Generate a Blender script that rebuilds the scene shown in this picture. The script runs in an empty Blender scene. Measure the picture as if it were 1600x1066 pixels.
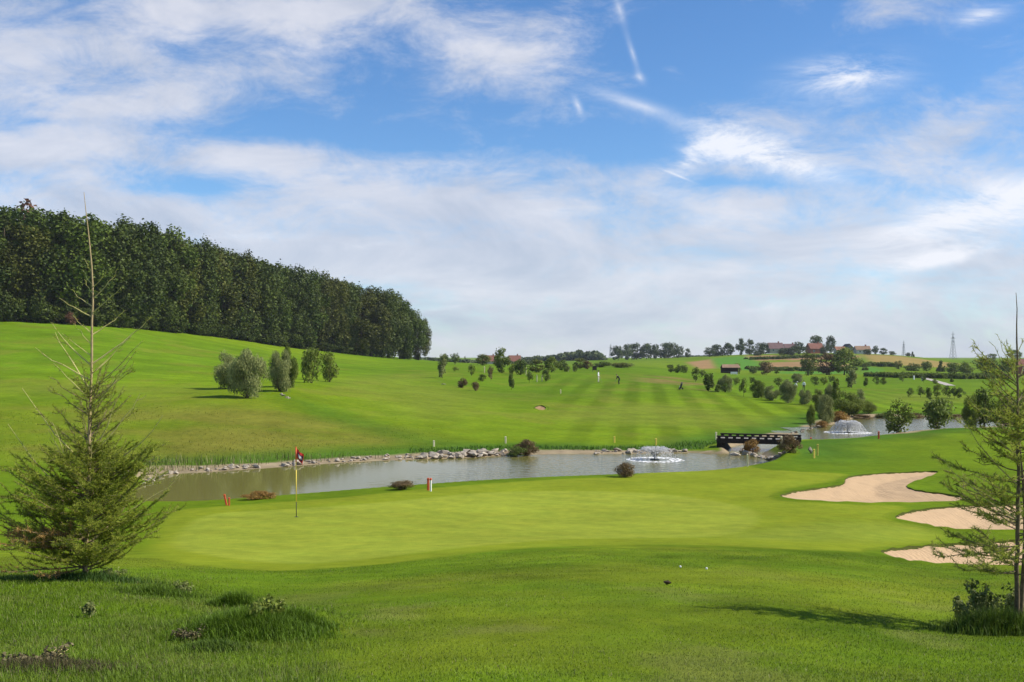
import bpy, bmesh, math, random
import numpy as np

# ------------------------------------------------------------------ camera, sky, sun, exposure
F, HOR, EYE = 1570.0, 558.0, 6.3          # focal length in photo pixels, horizon row, eye height over the water
scene = bpy.context.scene
COL = scene.collection
cam_d = bpy.data.cameras.new('camera')
cam_d.sensor_width = 36.0
cam_d.lens = 36.0 * F / 1600.0
cam_d.shift_y = (HOR - 533.0) / 1600.0
cam_d.clip_start = 0.1
cam_d.clip_end = 20000
cam = bpy.data.objects.new('camera', cam_d)
COL.objects.link(cam)
cam.location = (0, 0, EYE)
cam.rotation_euler = (math.pi / 2, 0, 0)
scene.camera = cam

SUN_EL = math.radians(42)
SUN_DIR = (math.cos(SUN_EL) * math.cos(math.radians(-4)), math.cos(SUN_EL) * math.sin(math.radians(-4)), math.sin(SUN_EL))  # towards the sun
sun_d = bpy.data.lights.new('sun', 'SUN')
sun_d.energy = 4.6
sun_d.angle = math.radians(0.55)
sun_d.color = (1.0, 0.94, 0.82)
sun = bpy.data.objects.new('sun', sun_d)
COL.objects.link(sun)
from mathutils import Vector, Matrix
sun.rotation_euler = Vector(SUN_DIR).to_track_quat('Z', 'Y').to_euler()
sun.location = (60, 0, 60)

scene.view_settings.view_transform = 'Standard'
scene.view_settings.look = 'None'
scene.view_settings.exposure = 0.42
scene.view_settings.gamma = 1.0
scene.cycles.use_denoising = True
scene.cycles.max_bounces = 6
scene.cycles.transparent_max_bounces = 12
scene.cycles.sample_clamp_indirect = 4.0

world = bpy.data.worlds.new('World')
scene.world = world
world.use_nodes = True
WN, WL = world.node_tree.nodes, world.node_tree.links
WN.clear()


def N(nodes, typ, **kw):
    n = nodes.new(typ)
    for k, v in kw.items():
        setattr(n, k, v)
    return n


def mth(nodes, links, op, a, b=None, c=None, clamp=False):
    n = nodes.new('ShaderNodeMath')
    n.operation = op
    n.use_clamp = clamp
    for i, v in enumerate((a, b, c)):
        if v is None:
            continue
        if isinstance(v, (int, float)):
            n.inputs[i].default_value = v
        else:
            links.new(v, n.inputs[i])
    return n.outputs[0]


def build_sky():
    W = lambda op, a, b=None, c=None, clamp=False: mth(WN, WL, op, a, b, c, clamp)
    sky = N(WN, 'ShaderNodeTexSky', sky_type='NISHITA', sun_disc=False)
    sky.sun_elevation = SUN_EL
    sky.sun_rotation = math.atan2(SUN_DIR[0], SUN_DIR[1])
    sky.altitude = 300
    sky.air_density = 1.0
    sky.dust_density = 0.25
    sky.ozone_density = 2.2
    hsv = N(WN, 'ShaderNodeHueSaturation')
    hsv.inputs['Saturation'].default_value = 1.14
    hsv.inputs['Value'].default_value = 1.0
    WL.new(sky.outputs[0], hsv.inputs['Color'])
    blue = N(WN, 'ShaderNodeVectorMath', operation='MULTIPLY')
    WL.new(hsv.outputs[0], blue.inputs[0])
    blue.inputs[1].default_value = (0.086, 0.107, 0.128)
    tc = N(WN, 'ShaderNodeTexCoord')
    sep = N(WN, 'ShaderNodeSeparateXYZ')
    WL.new(tc.outputs['Generated'], sep.inputs[0])
    X, Y, Z = sep.outputs
    ay = W('MAXIMUM', W('ABSOLUTE', Y), 0.04)
    u = W('DIVIDE', X, ay)
    v = W('DIVIDE', Z, ay)
    uv = N(WN, 'ShaderNodeCombineXYZ')
    WL.new(u, uv.inputs[0]); WL.new(v, uv.inputs[1])
    # cloud-deck coordinates: the layer recedes to the horizon
    zz = W('ADD', W('MAXIMUM', Z, 0.0), 0.16)
    pl = N(WN, 'ShaderNodeCombineXYZ')
    WL.new(W('DIVIDE', X, zz), pl.inputs[0]); WL.new(W('DIVIDE', Y, zz), pl.inputs[1])

    def noise(vec, scale, detail, rough, dist=0.0, sc=(1, 1, 1), loc=(0, 0, 0), rot=0.0):
        mp = N(WN, 'ShaderNodeMapping')
        mp.inputs['Scale'].default_value = sc
        mp.inputs['Location'].default_value = loc
        mp.inputs['Rotation'].default_value = (0, 0, rot)
        WL.new(vec, mp.inputs['Vector'])
        n = N(WN, 'ShaderNodeTexNoise')
        n.inputs['Scale'].default_value = scale
        n.inputs['Detail'].default_value = detail
        n.inputs['Roughness'].default_value = rough
        n.inputs['Distortion'].default_value = dist
        WL.new(mp.outputs[0], n.inputs['Vector'])
        return n.outputs[0]

    n_big = noise(pl.outputs[0], 0.95, 10, 0.62, 0.3, (1.0, 1.1, 1), (3.1, 1.7, 0), 0.12)
    n_fine = noise(uv.outputs[0], 10.0, 11, 0.70, 0.35, (1.0, 2.0, 1), (1.3, 4.2, 0), 0.2)
    n_str = noise(uv.outputs[0], 10.0, 11, 0.72, 0.7, (0.75, 2.8, 1), (0.3, 7.7, 0), -0.22)

    def blobs(lst):
        """soft ellipses at fixed directions of the sky; px rows of the frame give the direction"""
        acc = None
        for (px, py, rx, ry, deg, w) in lst:
            mp = N(WN, 'ShaderNodeMapping', vector_type='TEXTURE')
            mp.inputs['Location'].default_value = ((px - 800) / F, (HOR - py) / F, 0)
            mp.inputs['Rotation'].default_value = (0, 0, math.radians(deg))
            mp.inputs['Scale'].default_value = (rx / F, ry / F, 1)
            WL.new(uv.outputs[0], mp.inputs['Vector'])
            g = N(WN, 'ShaderNodeTexGradient', gradient_type='QUADRATIC_SPHERE')
            WL.new(mp.outputs[0], g.inputs[0])
            s = W('MULTIPLY', g.outputs[1], w) if acc is None else W('MULTIPLY_ADD', g.outputs[1], w, acc)
            acc = s
        return acc

    # the soft grey-white deck
    deck = blobs([
        (80, 70, 520, 130, 0, .75), (520, 20, 560, 140, 4, .85), (800, 90, 300, 95, 4, .75), (180, 165, 430, 80, 2, .62), (400, 110, 300, 60, -8, .35), (300, 10, 700, 70, 0, .4),
        (60, 235, 330, 70, 3, .75), (380, 245, 260, 55, 0, .85), (150, 345, 600, 90, 3, .75), (690, 320, 480, 80, -4, .62),
        (1190, 320, 230, 55, 6, .55), (1500, 210, 230, 60, 8, .42), (760, 400, 520, 70, 0, .5), (350, 410, 420, 60, 0, .5), (1250, 380, 500, 60, 0, .35),
        (1050, 105, 60, 36, -20, .42), (560, 115, 120, 40, 0, .2), (1380, 20, 200, 40, 10, .35), (640, 180, 200, 30, 0, .18),
        (310, 290, 210, 42, 0, -.95), (620, 215, 330, 62, 0, -.50), (1000, 230, 330, 60, 0, -.55), (1150, 90, 420, 120, 0, -.65), (1480, 100, 260, 120, 0, -.4),
        (450, 190, 190, 34, -10, -.42), (60, 190, 140, 16, 0, -.3), (865, 468, 95, 22, 0, -.35), (30, 30, 120, 60, 0, -.2), (270, 75, 120, 30, -20, -.25),
        (1320, 275, 260, 26, -8, -.35), (1120, 285, 260, 30, 0, -.5)])
    low = N(WN, 'ShaderNodeMapRange', interpolation_type='SMOOTHSTEP')
    low.inputs['From Min'].default_value = 0.26
    low.inputs['From Max'].default_value = 0.04
    low.inputs['To Min'].default_value = 0.0
    low.inputs['To Max'].default_value = 0.52
    WL.new(Z, low.inputs['Value'])
    c = W('ADD', W('MULTIPLY_ADD', n_big, 1.25, -0.42), deck)
    c = W('ADD', c, low.outputs[0])
    c = W('ADD', c, W('MULTIPLY_ADD', n_fine, 1.7, -0.90))
    a1 = N(WN, 'ShaderNodeMapRange', interpolation_type='SMOOTHSTEP')
    a1.inputs['From Min'].default_value = 0.02
    a1.inputs['From Max'].default_value = 0.85
    a1.inputs['To Max'].default_value = 0.86
    WL.new(c, a1.inputs['Value'])
    # bright wisps, cirrus and contrails
    w = blobs([(1160, 222, 180, 76, -10, 1.05), (1235, 256, 220, 46, -12, .8), (1075, 250, 90, 45, 35, .8), (1325, 120, 210, 85, 8, .85), (1420, 215, 260, 40, 10, .4),
               (1480, 345, 330, 90, 14, 1.05), (1450, 408, 240, 30, 12, 1.0), (1590, 310, 200, 70, 12, .9), (1530, 25, 120, 40, 14, .5), (1200, 480, 150, 22, 8, .6),
               (1290, 502, 110, 9, 4, .6), (870, 330, 240, 26, 3, .42), (1150, 340, 260, 40, 5, .3), (350, 370, 420, 30, 0, .45), (560, 385, 160, 22, 4, .45), (700, 480, 120, 12, 6, .45)])
    wn = W('MULTIPLY', w, W('MULTIPLY_ADD', n_str, 3.6, -1.18, clamp=False))
    ct = blobs([(988, 82, 60, 12, -72, .62), (968, 15, 70, 18, -72, .5), (1000, 122, 26, 18, -40, .5), (903, 165, 38, 15, -66, .7), (1000, 165, 190, 26, -18, .75), (1060, 275, 60, 4, -22, .5)])
    wa = W('ADD', W('MAXIMUM', wn, 0.0), W('MULTIPLY', ct, W('MULTIPLY_ADD', n_fine, 1.2, 0.1)))
    a2 = N(WN, 'ShaderNodeMapRange', interpolation_type='SMOOTHSTEP')
    a2.inputs['From Max'].default_value = 0.8
    a2.inputs['To Max'].default_value = 0.92
    WL.new(wa, a2.inputs['Value'])
    # deck colour: thicker cloud is greyer
    cr = N(WN, 'ShaderNodeValToRGB')
    e = cr.color_ramp.elements
    e[0].position, e[0].color = 0.28, (0.40, 0.45, 0.56, 1)
    e[1].position, e[1].color = 0.66, (0.70, 0.70, 0.75, 1)
    n_sh = noise(uv.outputs[0], 6.0, 10, 0.64, 0.5, (0.8, 2.2, 1), (5.5, 2.2, 0), 0.08)
    WL.new(n_sh, cr.inputs[0])
    m1 = N(WN, 'ShaderNodeMix', data_type='RGBA')
    WL.new(a1.outputs[0], m1.inputs[0]); WL.new(blue.outputs[0], m1.inputs[6]); WL.new(cr.outputs[0], m1.inputs[7])
    m2 = N(WN, 'ShaderNodeMix', data_type='RGBA')
    WL.new(a2.outputs[0], m2.inputs[0]); WL.new(m1.outputs[2], m2.inputs[6]); m2.inputs[7].default_value = (0.78, 0.80, 0.86, 1)
    bg = N(WN, 'ShaderNodeBackground')
    bg.inputs['Strength'].default_value = 0.9
    out = N(WN, 'ShaderNodeOutputWorld')
    WL.new(m2.outputs[2], bg.inputs['Color'])
    WL.new(bg.outputs[0], out.inputs[0])


build_sky()
world.cycles.sampling_method = 'MANUAL'
world.cycles.sample_map_resolution = 512

# ------------------------------------------------------------------ helpers
RNG = np.random.default_rng(11)


def tag(o, label=None, cat=None, group=None, kind=None):
    if label: o['label'] = label
    if cat: o['category'] = cat
    if group: o['group'] = group
    if kind: o['kind'] = kind
    return o


def link(name, me, parent=None, mat=None, loc=(0, 0, 0)):
    o = bpy.data.objects.new(name, me)
    COL.objects.link(o)
    o.location = loc
    if parent is not None:
        o.parent = parent
    if mat is not None and me is not None and not me.materials:
        me.materials.append(mat)
    return o


def empty(name, loc=(0, 0, 0), rz=0.0):
    o = bpy.data.objects.new(name, None)
    COL.objects.link(o)
    o.location = loc
    o.rotation_euler = (0, 0, rz)
    o.empty_display_size = 0.2
    return o


def mesh_np(name, V, faces, tint=None, color=None, smooth=False):
    """faces: an (n,3) or (n,4) int array or a list of such arrays"""
    V = np.asarray(V, dtype=np.float32).reshape(-1, 3)
    if isinstance(faces, np.ndarray):
        faces = [faces]
    faces = [np.asarray(f, dtype=np.int32) for f in faces if len(f)]
    loops = np.concatenate([f.ravel() for f in faces])
    tot = np.concatenate([np.full(len(f), f.shape[1], dtype=np.int32) for f in faces])
    start = np.concatenate([[0], np.cumsum(tot)[:-1]]).astype(np.int32)
    me = bpy.data.meshes.new(name)
    me.vertices.add(len(V)); me.vertices.foreach_set('co', V.ravel())
    me.loops.add(len(loops)); me.loops.foreach_set('vertex_index', loops)
    me.polygons.add(len(tot)); me.polygons.foreach_set('loop_start', start); me.polygons.foreach_set('loop_total', tot)
    if smooth:
        me.polygons.foreach_set('use_smooth', np.ones(len(tot), dtype=bool))
    if tint is not None:
        a = me.attributes.new('tint', 'FLOAT', 'POINT'); a.data.foreach_set('value', np.asarray(tint, dtype=np.float32))
    if color is not None:
        a = me.attributes.new('albedo', 'FLOAT_COLOR', 'POINT')
        c4 = np.ones((len(V), 4), dtype=np.float32); c4[:, :3] = color
        a.data.foreach_set('color', c4.ravel())
    me.update(calc_edges=True)
    me.validate()
    return me


class MB:
    """collects boxes, tubes and free faces into one mesh"""
    def __init__(s):
        s.V, s.F, s.n = [], [], 0

    def add(s, V, Fs):
        V = np.asarray(V, float).reshape(-1, 3)
        for f in Fs:
            s.F.append([int(i) + s.n for i in f])
        s.V.append(V); s.n += len(V)
        return s

    def box(s, x0, x1, y0, y1, z0, z1):
        V = [(x, y, z) for z in (z0, z1) for y in (y0, y1) for x in (x0, x1)]
        return s.add(V, [(0, 2, 3, 1), (4, 5, 7, 6), (0, 1, 5, 4), (2, 6, 7, 3), (0, 4, 6, 2), (1, 3, 7, 5)])

    def tube(s, P, R, k=6, cap=True):
        P = np.asarray(P, float); R = np.broadcast_to(np.asarray(R, float), (len(P),))
        V, Fq = tube_np(P, R, k)
        Fs = [tuple(f) for f in Fq]
        if cap:
            Fs.append(tuple(range(k - 1, -1, -1))); Fs.append(tuple(range(len(V) - k, len(V))))
        return s.add(V, Fs)

    def bar(s, a, b, w):
        return s.tube([a, b], [w, w], 4)

    def mesh(s, name, smooth=False):
        me = bpy.data.meshes.new(name)
        me.from_pydata(np.concatenate(s.V).tolist(), [], s.F)
        if smooth:
            me.polygons.foreach_set('use_smooth', np.ones(len(me.polygons), dtype=bool))
        me.update()
        return me

    def build(s, name, mat, parent=None, loc=(0, 0, 0), smooth=False, bevel=0.0):
        me = s.mesh(name, smooth)
        if bevel:
            bm = bmesh.new(); bm.from_mesh(me)
            bmesh.ops.bevel(bm, geom=bm.edges[:], offset=bevel, segments=1, affect='EDGES')
            bm.to_mesh(me); bm.free()
        return link(name, me, parent, mat, loc)


def tube_np(P, R, k):
    P = np.asarray(P, float)
    T = np.gradient(P, axis=0)
    T /= np.linalg.norm(T, axis=1, keepdims=True) + 1e-9
    ref = np.where(np.abs(T[:, 2:3]) > 0.9, np.array([[1.0, 0, 0]]), np.array([[0, 0, 1.0]]))
    A = np.cross(T, ref); A /= np.linalg.norm(A, axis=1, keepdims=True) + 1e-9
    B = np.cross(T, A)
    ang = np.arange(k) * 2 * np.pi / k
    V = P[:, None, :] + np.asarray(R)[:, None, None] * (A[:, None, :] * np.cos(ang)[None, :, None] + B[:, None, :] * np.sin(ang)[None, :, None])
    n = len(P)
    i = np.arange(n - 1)[:, None] * k; j = np.arange(k)[None, :]; j2 = (j + 1) % k
    Fq = np.stack([i + j, i + j2, i + k + j2, i + k + j], axis=-1).reshape(-1, 4)
    return V.reshape(-1, 3), Fq


def _hash(ix, iy, seed):
    h = (ix.astype(np.int64) * 374761393 + iy.astype(np.int64) * 668265263 + seed * 1442695041) & 0x7fffffff
    h = ((h ^ (h >> 13)) * 1274126177) & 0x7fffffff
    return ((h ^ (h >> 16)) & 0xffff) / 65535.0


def vnoise(x, y, seed=0):
    ix, iy = np.floor(x).astype(int), np.floor(y).astype(int)
    fx, fy = x - ix, y - iy
    fx, fy = fx * fx * (3 - 2 * fx), fy * fy * (3 - 2 * fy)
    a, b = _hash(ix, iy, seed), _hash(ix + 1, iy, seed)
    c, d = _hash(ix, iy + 1, seed), _hash(ix + 1, iy + 1, seed)
    return (a * (1 - fx) + b * fx) * (1 - fy) + (c * (1 - fx) + d * fx) * fy


def fbm(x, y, seed=0, o=4):
    s, a, t = 0, 0.5, 0
    for i in range(o):
        s = s + a * vnoise(x * 2 ** i, y * 2 ** i, seed + i * 17); t += a; a *= 0.5
    return s / t


def smooth(a, b, x):
    t = np.clip((x - a) / (b - a), 0, 1)
    return t * t * (3 - 2 * t)


# ------------------------------------------------------------------ the lie of the land
NEAR = {  # photo column -> (depth in metres, photo row) of the undisturbed turf
    -200: [(4, 1185), (5.2, 1070), (8, 985), (11.5, 908), (16, 880), (22, 858), (28, 830), (34, 797), (40, 768), (47, 748)],
    150: [(4, 1185), (5.2, 1070), (8, 985), (11.5, 907), (16, 882), (22, 860), (28, 830), (33, 801), (40, 768), (47, 748)],
    300: [(4, 1185), (5.2, 1068), (8, 990), (11.5, 925), (15, 895), (19, 875), (24, 846), (29, 815), (33, 795), (36, 786), (40, 775)],
    450: [(4, 1180), (5.2, 1066), (7, 1015), (9.5, 960), (13, 918), (16.5, 893), (19, 880), (24, 848), (29, 813), (33, 791), (37, 776), (40, 772)],
    600: [(4, 1180), (5.2, 1066), (7, 1010), (9.5, 950), (13, 912), (17, 885), (19, 876), (23, 850), (27, 825), (30, 806), (34, 784), (38, 768), (41, 762)],
    900: [(4, 1180), (5.2, 1066), (7, 1005), (9.5, 940), (13, 895), (17, 868), (20, 854), (22, 849), (25, 838), (30, 812), (36, 780), (42, 752), (46, 745)],
    1200: [(4, 1180), (5.2, 1066), (7, 1010), (9.5, 945), (13, 900), (17, 872), (20, 857), (25, 835), (30, 808), (36, 780), (42, 757), (50, 733), (56, 722)],
    1300: [(4, 1180), (5.2, 1068), (7, 1015), (9.5, 955), (13, 907), (17, 876), (20, 860), (25, 838), (28, 818), (31, 800), (34, 787), (37, 777), (40, 768), (44, 752), (48, 742), (54, 726)],
    1500: [(4, 1185), (5.2, 1080), (7, 1030), (9, 985), (13, 925), (17, 896), (20, 882), (23, 864), (26, 847), (29, 828), (32, 809), (35, 794), (38, 780), (42, 765), (46, 750), (50, 738)],
    1800: [(4, 1185), (5.2, 1080), (7, 1030), (9, 985), (13, 925), (17, 896), (20, 882), (23, 864), (26, 847), (29, 828), (32, 809), (35, 794), (38, 780), (42, 765), (46, 750), (50, 738)],
}
FARP = {
    -200: [(57, 710), (66, 672), (75, 636), (90, 608), (120, 570), (160, 528), (205, 492), (260, 482), (400, 475), (800, 520), (1800, 550), (3600, 556)],
    0: [(57, 715), (66, 675), (75, 640), (90, 611), (120, 574), (160, 534), (205, 500), (260, 488), (400, 480), (800, 525), (1800, 550), (3600, 556)],
    150: [(57, 720), (66, 680), (75, 644), (90, 613), (120, 578), (160, 541), (213, 507), (270, 494), (400, 490), (800, 528), (1800, 550), (3600, 556)],
    300: [(55, 738), (59, 724), (65, 692), (72, 652), (78, 629), (90, 613), (120, 588), (160, 562), (205, 542), (255, 521), (330, 508), (450, 510), (800, 535), (1800, 552), (3600, 556.5)],
    450: [(57, 733), (62, 714), (68, 690), (76, 655), (84, 624), (95, 606), (120, 590), (160, 575), (220, 559), (300, 543), (380, 535), (500, 535), (900, 548), (1800, 555), (3600, 557)],
    600: [(60, 722), (66, 703), (75, 672), (85, 646), (100, 621), (120, 602), (160, 585), (220, 573), (330, 560), (420, 556), (600, 556), (1000, 558), (3600, 558)],
    700: [(62, 712), (68, 698), (80, 665), (95, 638), (115, 617), (135, 603), (150, 592), (180, 580), (220, 573), (280, 568), (350, 566), (600, 567), (1200, 563), (3600, 559)],
    800: [(64, 708), (70, 697), (80, 672), (95, 645), (115, 625), (135, 611), (155, 600), (185, 588), (220, 580), (280, 574), (350, 572), (600, 570), (1200, 564), (3600, 559)],
    900: [(65, 706), (70, 698), (80, 676), (95, 652), (120, 625), (150, 600), (180, 587), (215, 580), (260, 576), (350, 575), (500, 572), (700, 566), (900, 562), (1600, 560), (3600, 559)],
    1000: [(65.5, 706), (70, 700), (80, 678), (95, 654), (120, 627), (150, 604), (180, 592), (220, 580), (280, 573), (400, 568), (600, 563), (750, 562), (1500, 560), (3600, 559)],
    1100: [(66, 706), (70, 700), (80, 680), (95, 657), (115, 634), (140, 615), (165, 605), (190, 598), (240, 589), (300, 583), (400, 577), (500, 570), (600, 563), (700, 557), (900, 557), (1600, 559), (3600, 559)],
    1200: [(62, 700), (70, 688), (78, 684), (90, 668), (105, 648), (120, 636), (140, 622), (170, 610), (210, 600), (260, 592), (330, 586), (420, 580), (470, 575), (540, 567), (620, 559), (680, 553), (800, 552), (1200, 556), (3600, 559)],
    1300: [(60, 710), (66, 694), (72, 686), (84, 680), (100, 655), (110, 641), (130, 626), (160, 614), (200, 604), (260, 595), (330, 588), (420, 581), (500, 568), (580, 558), (650, 552), (800, 551), (1200, 556), (3600, 559)],
    1400: [(60, 715), (66, 696), (73, 680), (80, 676), (107, 648), (120, 637), (145, 623), (170, 613), (210, 603), (270, 593), (340, 585), (420, 578), (520, 566), (600, 558), (680, 554), (800, 554), (1300, 558), (3600, 559)],
    1500: [(57, 714), (66, 690), (76, 673), (83, 670), (105, 652), (120, 640), (145, 626), (180, 612), (220, 603), (300, 592), (380, 585), (450, 579), (550, 573), (650, 567), (800, 565), (1300, 562), (3600, 559)],
    1600: [(57, 714), (66, 690), (76, 673), (90, 666), (105, 652), (130, 636), (180, 613), (220, 604), (300, 591), (350, 579), (420, 567), (480, 561), (600, 561), (1300, 561), (3600, 559)],
    1800: [(57, 714), (66, 690), (76, 673), (90, 666), (105, 652), (130, 636), (180, 613), (220, 604), (300, 590), (350, 578), (420, 565), (480, 559), (600, 559), (1300, 560), (3600, 559)],
}
NU, NL = 201, 380
TU = np.linspace(-200, 1800, NU)
TL = np.linspace(math.log(2.5), math.log(3600), NL)


def make_table(prof):
    cols = sorted(prof)
    rows = []
    for c in cols:
        Y = np.array([p[0] for p in prof[c]], float); R = np.array([p[1] for p in prof[c]], float)
        z = EYE - (R - HOR) / F * Y
        rows.append(np.interp(TL, np.log(Y), z))
    rows = np.array(rows)
    return np.array([np.interp(TU, cols, rows[:, j]) for j in range(NL)]).T


def blur(a, s, axis):
    r = int(3 * s) + 1
    k = np.exp(-0.5 * (np.arange(-r, r + 1) / s) ** 2); k /= k.sum()
    p = np.pad(a, [(r, r) if i == axis else (0, 0) for i in range(2)], mode='edge')
    return np.apply_along_axis(lambda v: np.convolve(v, k, 'valid'), axis, p)


_merged = {}
for c in sorted(set(NEAR) | set(FARP)):
    def prof_at(P, c):
        cols = sorted(P)
        ys = sorted({p[0] for k in cols for p in P[k]})
        return ys
    _merged[c] = None
tn, tf = make_table(NEAR), make_table(FARP)
yl = np.exp(TL)[None, :]
# the near table ends around 47-56 m, the far one starts there
wj = smooth(46, 60, yl)
TAB = tn * (1 - wj) + tf * wj
TAB = blur(TAB, 3.0, 0)
TAB = blur(TAB, 2.0, 1)


def base_h(x, y):
    x = np.asarray(x, float); y = np.asarray(y, float)
    yy = np.clip(y, 2.5, 3599)
    u = np.clip(800 + F * x / np.maximum(y, 6.0), -199.9, 1799.9)
    fu = (u + 200) / 10.0
    fl = np.clip((np.log(yy) - TL[0]) / (TL[1] - TL[0]), 0, NL - 1.001)
    iu, il = fu.astype(int), fl.astype(int)
    du, dl = fu - iu, fl - il
    return (TAB[iu, il] * (1 - du) + TAB[iu + 1, il] * du) * (1 - dl) + (TAB[iu, il + 1] * (1 - du) + TAB[iu + 1, il + 1] * du) * dl


def catmull(P, n=8):
    P = np.asarray(P, float); m = len(P); out = []
    for i in range(m):
        p0, p1, p2, p3 = P[(i - 1) % m], P[i], P[(i + 1) % m], P[(i + 2) % m]
        for t in np.arange(n) / n:
            out.append(0.5 * (2 * p1 + (p2 - p0) * t + (2 * p0 - 5 * p1 + 4 * p2 - p3) * t * t + (3 * p1 - p0 - 3 * p2 + p3) * t ** 3))
    return np.array(out)


def poly_sd(px, py, poly):
    """signed distance, positive inside"""
    shp = px.shape
    px, py = px.ravel(), py.ravel()
    x0, y0 = poly[:, 0].min() - 30, poly[:, 1].min() - 30
    x1, y1 = poly[:, 0].max() + 30, poly[:, 1].max() + 30
    sel = np.where((px > x0) & (px < x1) & (py > y0) & (py < y1))[0]
    res = np.full(len(px), -99.0)
    X, Y = px[sel], py[sel]
    d2 = np.full(len(sel), 1e9); ins = np.zeros(len(sel), bool)
    A, B = poly, np.roll(poly, -1, axis=0)
    for a, b in zip(A, B):
        e = b - a; L = e @ e + 1e-12
        t = np.clip(((X - a[0]) * e[0] + (Y - a[1]) * e[1]) / L, 0, 1)
        d2 = np.minimum(d2, (X - a[0] - t * e[0]) ** 2 + (Y - a[1] - t * e[1]) ** 2)
        c = ((a[1] > Y) != (b[1] > Y)) & (X < (b[0] - a[0]) * (Y - a[1]) / (b[1] - a[1] + 1e-12) + a[0])
        ins ^= c
    res[sel] = np.where(ins, 1, -1) * np.sqrt(d2)
    return res.reshape(shp)


def cy(u, Y):
    return ((u - 800) / F * Y, Y)


POND = catmull([cy(*p) for p in [
    (190, 43), (215, 39.5), (300, 38.5), (450, 40.5), (650, 43.5), (850, 47), (1000, 49.5), (1100, 52), (1170, 55), (1198, 58.5), (1203, 61.5), (1190, 64.5),
    (1203, 68), (1225, 71.5), (1262, 74.5), (1340, 76), (1395, 81), (1480, 85), (1545, 89),
    (1562, 96), (1520, 103), (1440, 105), (1370, 105), (1330, 102), (1295, 92.5), (1270, 86.5), (1245, 82), (1212, 77.5), (1175, 74), (1146, 70.5), (1137, 67.5), (1134, 65.2),
    (1080, 66), (1000, 65.5), (930, 65), (850, 65), (780, 63.8), (720, 62.6), (650, 61.8), (560, 60.3), (470, 58.2), (400, 56.5), (330, 55), (264, 53.7), (225, 49.7), (203, 46.7)]], 6)


def carve(z, x, y, sd=None):
    sd = poly_sd(x, y, POND) if sd is None else sd
    d = -sd
    far = (y > 0.25 * x + 57) | (y > 62)
    bank = np.where(far & (x < 11), 0.10 * np.clip(d, 0, 1.6) + 0.55 * np.clip(d - 1.6, 0, 50), 0.62 * d)
    bank = np.where(far & (x >= 11), np.where(y < 74, .60, .32) * d, bank)
    out = np.minimum(z, bank + 0.0)
    ins = -0.9 * smooth(0, 3.0, sd) - 0.05 * np.clip(sd, 0, 1)
    return np.where(sd > 0, ins, np.where(d < 25, np.minimum(z, np.maximum(out, 0)), z))


MOUNDS = []


def ground_h(x, y):
    x = np.atleast_1d(np.asarray(x, float)); y = np.atleast_1d(np.asarray(y, float))
    z = base_h(x, y)
    # undulation of the rough
    a = 0.10 * smooth(9, 5, y) + 0.22 * smooth(60, 75, y) * smooth(500, 150, y)
    z = z + a * (fbm(x * 0.22, y * 0.22, 5, 3) - 0.5) + 0.03 * smooth(16, 9, y) * (fbm(x * 1.4, y * 1.4, 9, 3) - 0.5)
    for (mx, my, mr, mh) in MOUNDS:
        z = z + mh * np.exp(-((x - mx) ** 2 + (y - my) ** 2) / mr ** 2)
    return carve(z, x, y)


_YS = np.exp(np.linspace(math.log(3.2), math.log(3000), 5000))


def hit(u, row):
    """world point on the turf that the photo shows at this column and row"""
    x = (u - 800) / F * _YS
    z = ground_h(x, _YS)
    r = HOR + (EYE - z) / _YS * F
    k = np.argmax(r <= row) if (r <= row).any() else np.argmin(r)
    return np.array([x[k], _YS[k], z[k]])


def on_ground(x, y):
    return float(ground_h(x, y)[0])


def at(u, Y):
    x = (u - 800) / F * Y
    return np.array([x, Y, on_ground(x, Y)])


def hitpoly(P):
    return np.array([hit(*p)[:2] for p in P])


MOUNDS += [(*hit(395, 992)[:2], .62, .20), (*hit(470, 975)[:2], .35, .08), (*hit(250, 950)[:2], .5, .08)]
# bunkers, outlined on the turf
BUNK = [hitpoly(P) for P in (
    [(1219, 777), (1240, 769), (1290, 762), (1317, 757), (1321, 749), (1335, 744), (1380, 740), (1440, 737.5), (1466, 738), (1450, 746), (1424, 755), (1418, 762), (1440, 768), (1480, 773), (1510, 778), (1500, 783), (1440, 785.5), (1340, 786), (1270, 783)],
    [(1400, 811), (1410, 803), (1440, 797), (1490, 792), (1560, 790), (1680, 788), (1760, 800), (1700, 826), (1560, 829), (1480, 826), (1440, 819)],
    [(1376, 864), (1395, 859), (1440, 854), (1500, 850), (1600, 846), (1720, 850), (1740, 872), (1640, 886), (1520, 884), (1440, 880), (1400, 873)])]
BUNK = [catmull(p, 5) for p in BUNK]
POT = catmull(hitpoly([(835, 637.5), (839, 634.5), (847, 634), (853, 637.5), (850, 641), (843, 641)]), 5)
ALLB = BUNK + [POT]
GREEN = catmull(hitpoly([(240, 866), (300, 881), (400, 891), (500, 889), (600, 881), (700, 869), (800, 858), (900, 853), (1000, 851), (1130, 853), (1250, 859), (1340, 862), (1385, 858), (1470, 842), (1440, 825), (1390, 812), (1410, 792),
                         (1340, 789), (1240, 784), (1205, 777), (1240, 762), (1300, 752), (1320, 741), (1230, 736), (1180, 731), (1100, 734), (1000, 741), (900, 748), (700, 761), (560, 775), (450, 784), (340, 792), (270, 800), (245, 830)]), 4)
PUTT = catmull(hitpoly([(270, 850), (330, 868), (430, 880), (540, 877), (700, 858), (880, 843), (1000, 841), (1120, 838), (1180, 820), (1170, 795), (1060, 775), (930, 768), (760, 770), (600, 785), (450, 796), (320, 806)]), 4)
DRY = hitpoly([(-60, 634), (120, 640), (250, 640), (330, 634), (430, 636), (520, 655), (610, 672), (660, 690), (640, 704), (540, 712), (420, 718), (300, 722), (150, 718), (-60, 712)])
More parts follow.
